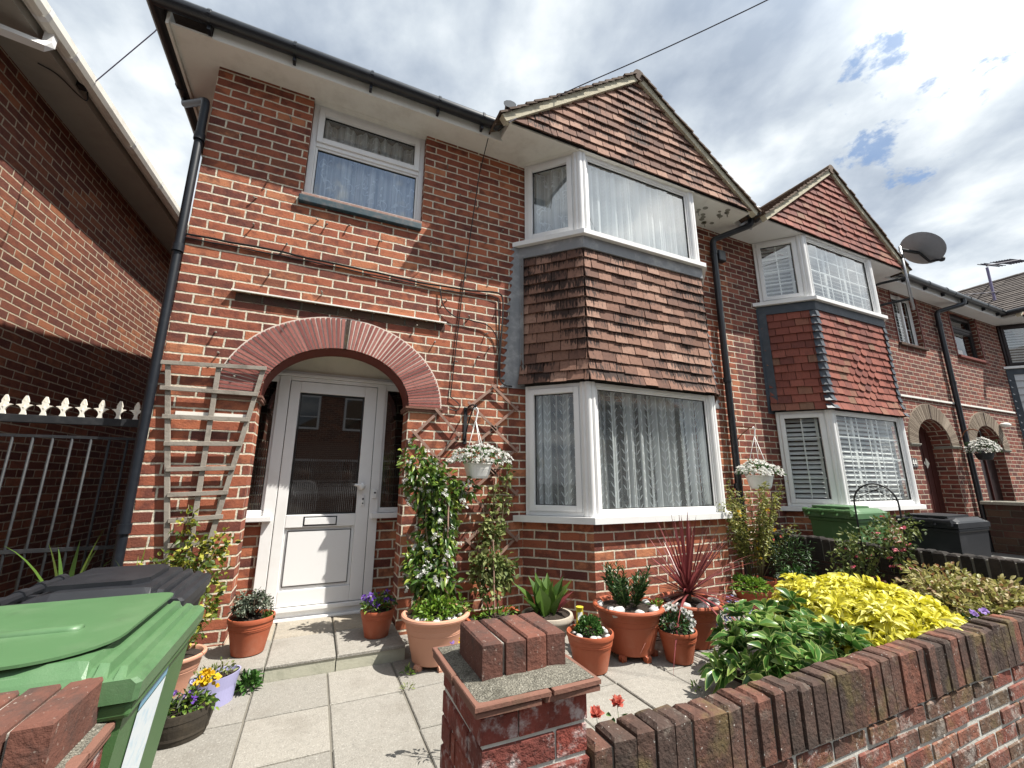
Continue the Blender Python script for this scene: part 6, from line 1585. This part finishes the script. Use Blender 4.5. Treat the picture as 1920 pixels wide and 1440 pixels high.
fp = A(fp)+A([0, -.05, -.02]); flowers('flowers', 'petal_pink', fp, np.tile(A([0, -.2, -1.0]), (len(fp), 1))+nrg.normal(size=(len(fp), 3))*.3, .026, Fu, petals=5)
# yellow shrub: fans of leaves at every shoot tip
Y = plant('yellow_shrub', 'mound of bright yellow leaves spreading over the front wall', (4.75, -1.95, 0), 'shrub')
tips = []; tdirs = []
for n, c, r in ((190, (4.70, -1.93, .27), (.46, .40, .31)), (80, (4.55, -1.76, .26), (.25, .26, .29)), (100, (4.95, -2.13, .26), (.33, .28, .28)), (60, (4.62, -2.27, .28), (.36, .19, .21))):
    a, d = ell_pts(n, c, r, .82, lump=.10); tips.append(a); tdirs.append(d*A([1, 1, .8])+A([0, 0, .55]))
tips = np.concatenate(tips); tdirs = np.concatenate(tdirs)
a, d, I = rosettes(tips, tdirs+nrg.normal(size=tdirs.shape)*.25, 11, .5)
fol(Y, 'leaf_yellow', a+d*.006, d, .095, .027, np.clip(nrg.normal(.6, .25, len(a)), 0, 1), curl=.22, shape=.6)
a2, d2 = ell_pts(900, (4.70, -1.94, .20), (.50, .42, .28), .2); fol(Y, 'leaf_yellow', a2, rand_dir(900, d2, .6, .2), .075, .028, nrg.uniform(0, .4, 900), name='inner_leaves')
stems(Y, [[(4.72, -1.95, 0), tuple(A([4.72, -1.95, 0])*.5+c*.5+A([0, 0, .04])), tuple(c)] for c in tips[::7]], .006, 'stem')
# glossy variegated shrub
G_ = plant('glossy_shrub', 'glossy dark green shrub with pale edged leaves behind the front wall', (3.75, -2.1, 0), 'shrub')
tips = []; tdirs = []
for n, c, r in ((60, (3.72, -2.03, .17), (.33, .30, .28)), (46, (4.00, -1.86, .20), (.32, .32, .29)), (26, (3.66, -2.22, .14), (.24, .17, .22)), (30, (3.98, -2.22, .20), (.30, .18, .22))):
    a, d = ell_pts(n, c, r, .75, lump=.18); tips.append(a); tdirs.append(d+A([0, 0, .7]))
tips = np.concatenate(tips); tdirs = np.concatenate(tdirs)
a, d, I = rosettes(tips, tdirs+nrg.normal(size=tdirs.shape)*.3, 7, .55)
fol(G_, 'leaf_aucuba', a, d, .120, .046, curl=.2, fold=.22, shape=.5)
stems(G_, [[(3.75, -2.1, 0), tuple(A([3.75, -2.1, 0])*.5+c*.5+A([0, 0, .03])), tuple(c)] for c in tips[::3]], .006, 'stem_green')
# reddish shrub at the right
Pi = plant('bronze_shrub', 'bronze and cream leaved spreading shrub beside the dividing wall', (5.95, -2.15, 0), 'shrub')
parts = [(800, (5.72, -2.08, .27), (.30, .28, .26)), (800, (6.02, -1.96, .32), (.30, .30, .27)), (900, (6.10, -2.22, .30), (.30, .24, .26)), (600, (5.85, -2.30, .27), (.36, .16, .22))]
for n, c, r in parts: a, d = ell_pts(n, c, r, .45, lump=.25); fol(Pi, 'leaf_pieris', a, rand_dir(n, d*A([1, 1, .6]), .55, .1), .058, .024)
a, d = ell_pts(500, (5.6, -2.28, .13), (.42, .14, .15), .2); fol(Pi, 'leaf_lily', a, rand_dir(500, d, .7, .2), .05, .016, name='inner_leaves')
# small things behind the wall
b = plant('lobelia', 'low mound of small blue flowers behind the glossy shrub', (4.25, -1.32, 0), 'flowers'); a, d = ell_pts(260, (4.25, -1.34, .16), (.16, .14, .16), .4); fol(b, 'leaf_grey', a, rand_dir(260, d, .7, .2), .03, .010)
a, d = ell_pts(130, (4.25, -1.34, .17), (.18, .16, .18), .85); flowers('flowers', 'petal_blue', a, d+A([0, -.5, .2]), .014, b)
b = plant('daisies', 'lilac daisies just behind the wall right of the yellow shrub', (5.30, -2.38, 0), 'flowers'); a, d = ell_pts(130, (5.33, -2.38, .28), (.14, .05, .10), .3); fol(b, 'leaf_lily', a, rand_dir(130, d, .6, .3), .05, .012)
a = A([(5.22, -2.40, .41), (5.26, -2.39, .395), (5.35, -2.40, .40), (5.42, -2.39, .395)]); flowers('flowers', 'petal_purple', a, np.tile(A([-.3, -.6, .8]), (4, 1)), .026, b, petals=9, tints=A([.9, .8, 1, .9]))
for i, (x, z, lab) in enumerate(((2.20, .395, 'left of two small red roses poking up behind the front wall'), (2.297, .415, 'right of two small red roses with a dark leaf behind the front wall'))):
    b = plant('rose', lab, (x, -2.40, 0), 'flower'); stems(b, [[(x+.02, -2.40, 0), (x+.008, -2.40, z-.10), (x, -2.40, z)]], .0022, 'stem_green')
    pp, dd = [], []
    for ring, (n, tl) in enumerate(((5, 1.9), (5, 1.1), (5, .5))):
        a, d, I = rosettes(A([(x, -2.40, z)]), A([(-.2, -.35, 1.0)]), n, tl); pp.append(a); dd.append(d)
    leaf_mesh('bloom', 'petal_red', np.concatenate(pp), np.concatenate(dd), .034, .030, nrg.random(15), b, fold=.3, curl=-.1, shape=.6)
    a = A([(x-.012, -2.40, z-.05), (x+.02, -2.395, z-.04), (x-.03, -2.4, z-.03)][:2+i]); leaf_mesh('leaves', 'leaf_aucuba', a, A([(-.8, -.2, .3), (.8, -.2, .2), (-1, 0, .4)])[:2+i], .03, .016, A([0, .1, 0])[:2+i], b)
# flowers of the baskets
def basket_plant(label, c, r, zr, nf, nl, fs=.026, mat='leaf_mound'):
    b = plant('petunia', label, c, 'flowers')
    a, d = ell_pts(nl, (c[0], c[1], c[2]+.03), A(r)*.95, .4, lump=.15); fol(b, mat, a, rand_dir(nl, d, .6, 0), .035, .018)
    a, d = ell_pts(nf, (c[0], c[1], c[2]+.03), r, .86, lump=.12); flowers('flowers', 'petal_white', a, d+A([.15, -.5, .55])+nrg.normal(size=d.shape)*.25, fs, b)
basket_plant('mass of white flowers filling the square hanging pot', (2.48, -.29, 1.40), (.30, .17, .15), 1.4, 190, 420)
basket_plant('mass of white flowers filling the hanging pot between the bays', (6.20, -.30, 1.33), (.33, .20, .17), 1.3, 210, 420)
basket_plant('ball of white flowers in the far hanging basket', (12.58, -.30, 1.80), (.24, .24, .24), 1.8, 150, 420, .03, 'leaf_lily')
# ------------------------------------------------------------------ across the street (only seen mirrored in the glass)
OT = thing('opposite_house', 'brick house across the street mirrored in the front door glass', 'house', (2, -15, 0))
m = MB(); m.poly([(-14, -15, -.3), (20, -15, -.3), (20, -15, 5.2), (-14, -15, 5.2)][::-1]); m.build('wall', 'brick_side', OT)
m = MB(); m.poly([(-14, -14.6, 5.1), (20, -14.6, 5.1), (20, -18.5, 8.2), (-14, -18.5, 8.2)][::-1]); m.build('roof', 'tile_grey', OT)
for x in (-11, -7.6, -4.4, -1.9, .20, 2.02, 4.4, 7.8, 11, 14.2):
    for z0, h_ in ((.7, 1.4), (3.35, 1.45)):
        m = MB(); m.box(x, x+.85, -15, -14.94, z0, z0+h_); w = m.build('window', 'pvc_white', OT)
        m = MB(); m.box(x+.08, x+.77, -14.95, -14.93, z0+.08, z0+h_*.35); m.box(x+.08, x+.77, -14.95, -14.93, z0+h_*.38, z0+h_-.08); m.build('pane', 'glass_reeded', w)
# ------------------------------------------------------------------ the two people mirrored in the door
def person(label, base, shirt, face=1.0, h=1.78, photo=False):
    p = thing('person', label, 'person', base)
    k = h/1.78; V = []; E = []; Rr = []
    def add(x, y, z, r, par=None):
        V.append((base[0]+x*k, base[1]+y*k, base[2]+z*k)); Rr.append(r*k); 
        if par is not None: E.append((par, len(V)-1))
        return len(V)-1
    pel = add(0, 0, .95, .15); w = add(0, 0, 1.10, .135, pel); ch = add(0, .01, 1.32, .155, w); nk = add(0, .0, 1.50, .062, ch); 
    for s_ in (-1, 1):
        hp = add(.09*s_, 0, .88, .10, pel); kn = add(.10*s_, .02, .50, .066, hp); an = add(.10*s_, -.01, .10, .045, kn); add(.11*s_, .12, .04, .04, an)
        sh = add(.17*s_, 0, 1.42, .065, ch); 
        if photo: el = add(.27*s_, .12, 1.17, .05, sh); wr = add(.09*s_, .30, 1.38, .035, el); hd = add(.055*s_, .33, 1.43, .032, wr)
        else: el = add(.24*s_, .0, 1.14, .05, sh); wr = add(.24*s_, .10, .90, .035, el); hd = add(.24*s_, .13, .82, .032, wr)
    me = bpy.data.meshes.new('body'); me.from_pydata([tuple(Vector(v)-Vector(base)) for v in V], E, []); me.update()
    o = bpy.data.objects.new('body', me); COL.objects.link(o); o.parent = p
    md = o.modifiers.new('skin', 'SKIN')
    for v, r in zip(me.skin_vertices[0].data, Rr): v.radius = (r, r*.82)
    me.skin_vertices[0].data[0].use_root = True
    sb = o.modifiers.new('sub', 'SUBSURF'); sb.levels = sb.render_levels = 2; me.materials.append(MATS[shirt])
    m = MB(); hx, hy, hz = base[0], base[1]+.02*k, base[2]+1.64*k
    m.ball((hx, hy, hz), .105*k, 16, sq=(.82, .95, 1.15)); m.ball((hx, hy+.10*k, hz-.01), .018*k, 8, sq=(.8, 1, 1.4)); m.build('head', 'skin', p, smooth=True)
    m = MB(); m.ball((hx, hy-.02*k, hz+.03*k), .108*k, 16, sq=(.86, .95, 1.0)); m.build('hair', 'hair_grey', p, smooth=True)
    if photo: m = MB(); m.box(hx-.08, hx+.08, hy+.33, hy+.345, hz-.20, hz-.12); m.build('phone', 'cable_black', p)
    return p
person('person in a white shirt holding up a phone, mirrored in the front door glass', (1.16, -4.33, -.10), 'white_cloth', photo=True, h=1.55)
person('second person standing beside the photographer, mirrored at the left of the door glass', (.35, -4.75, -.10), 'white_cloth', h=1.6)
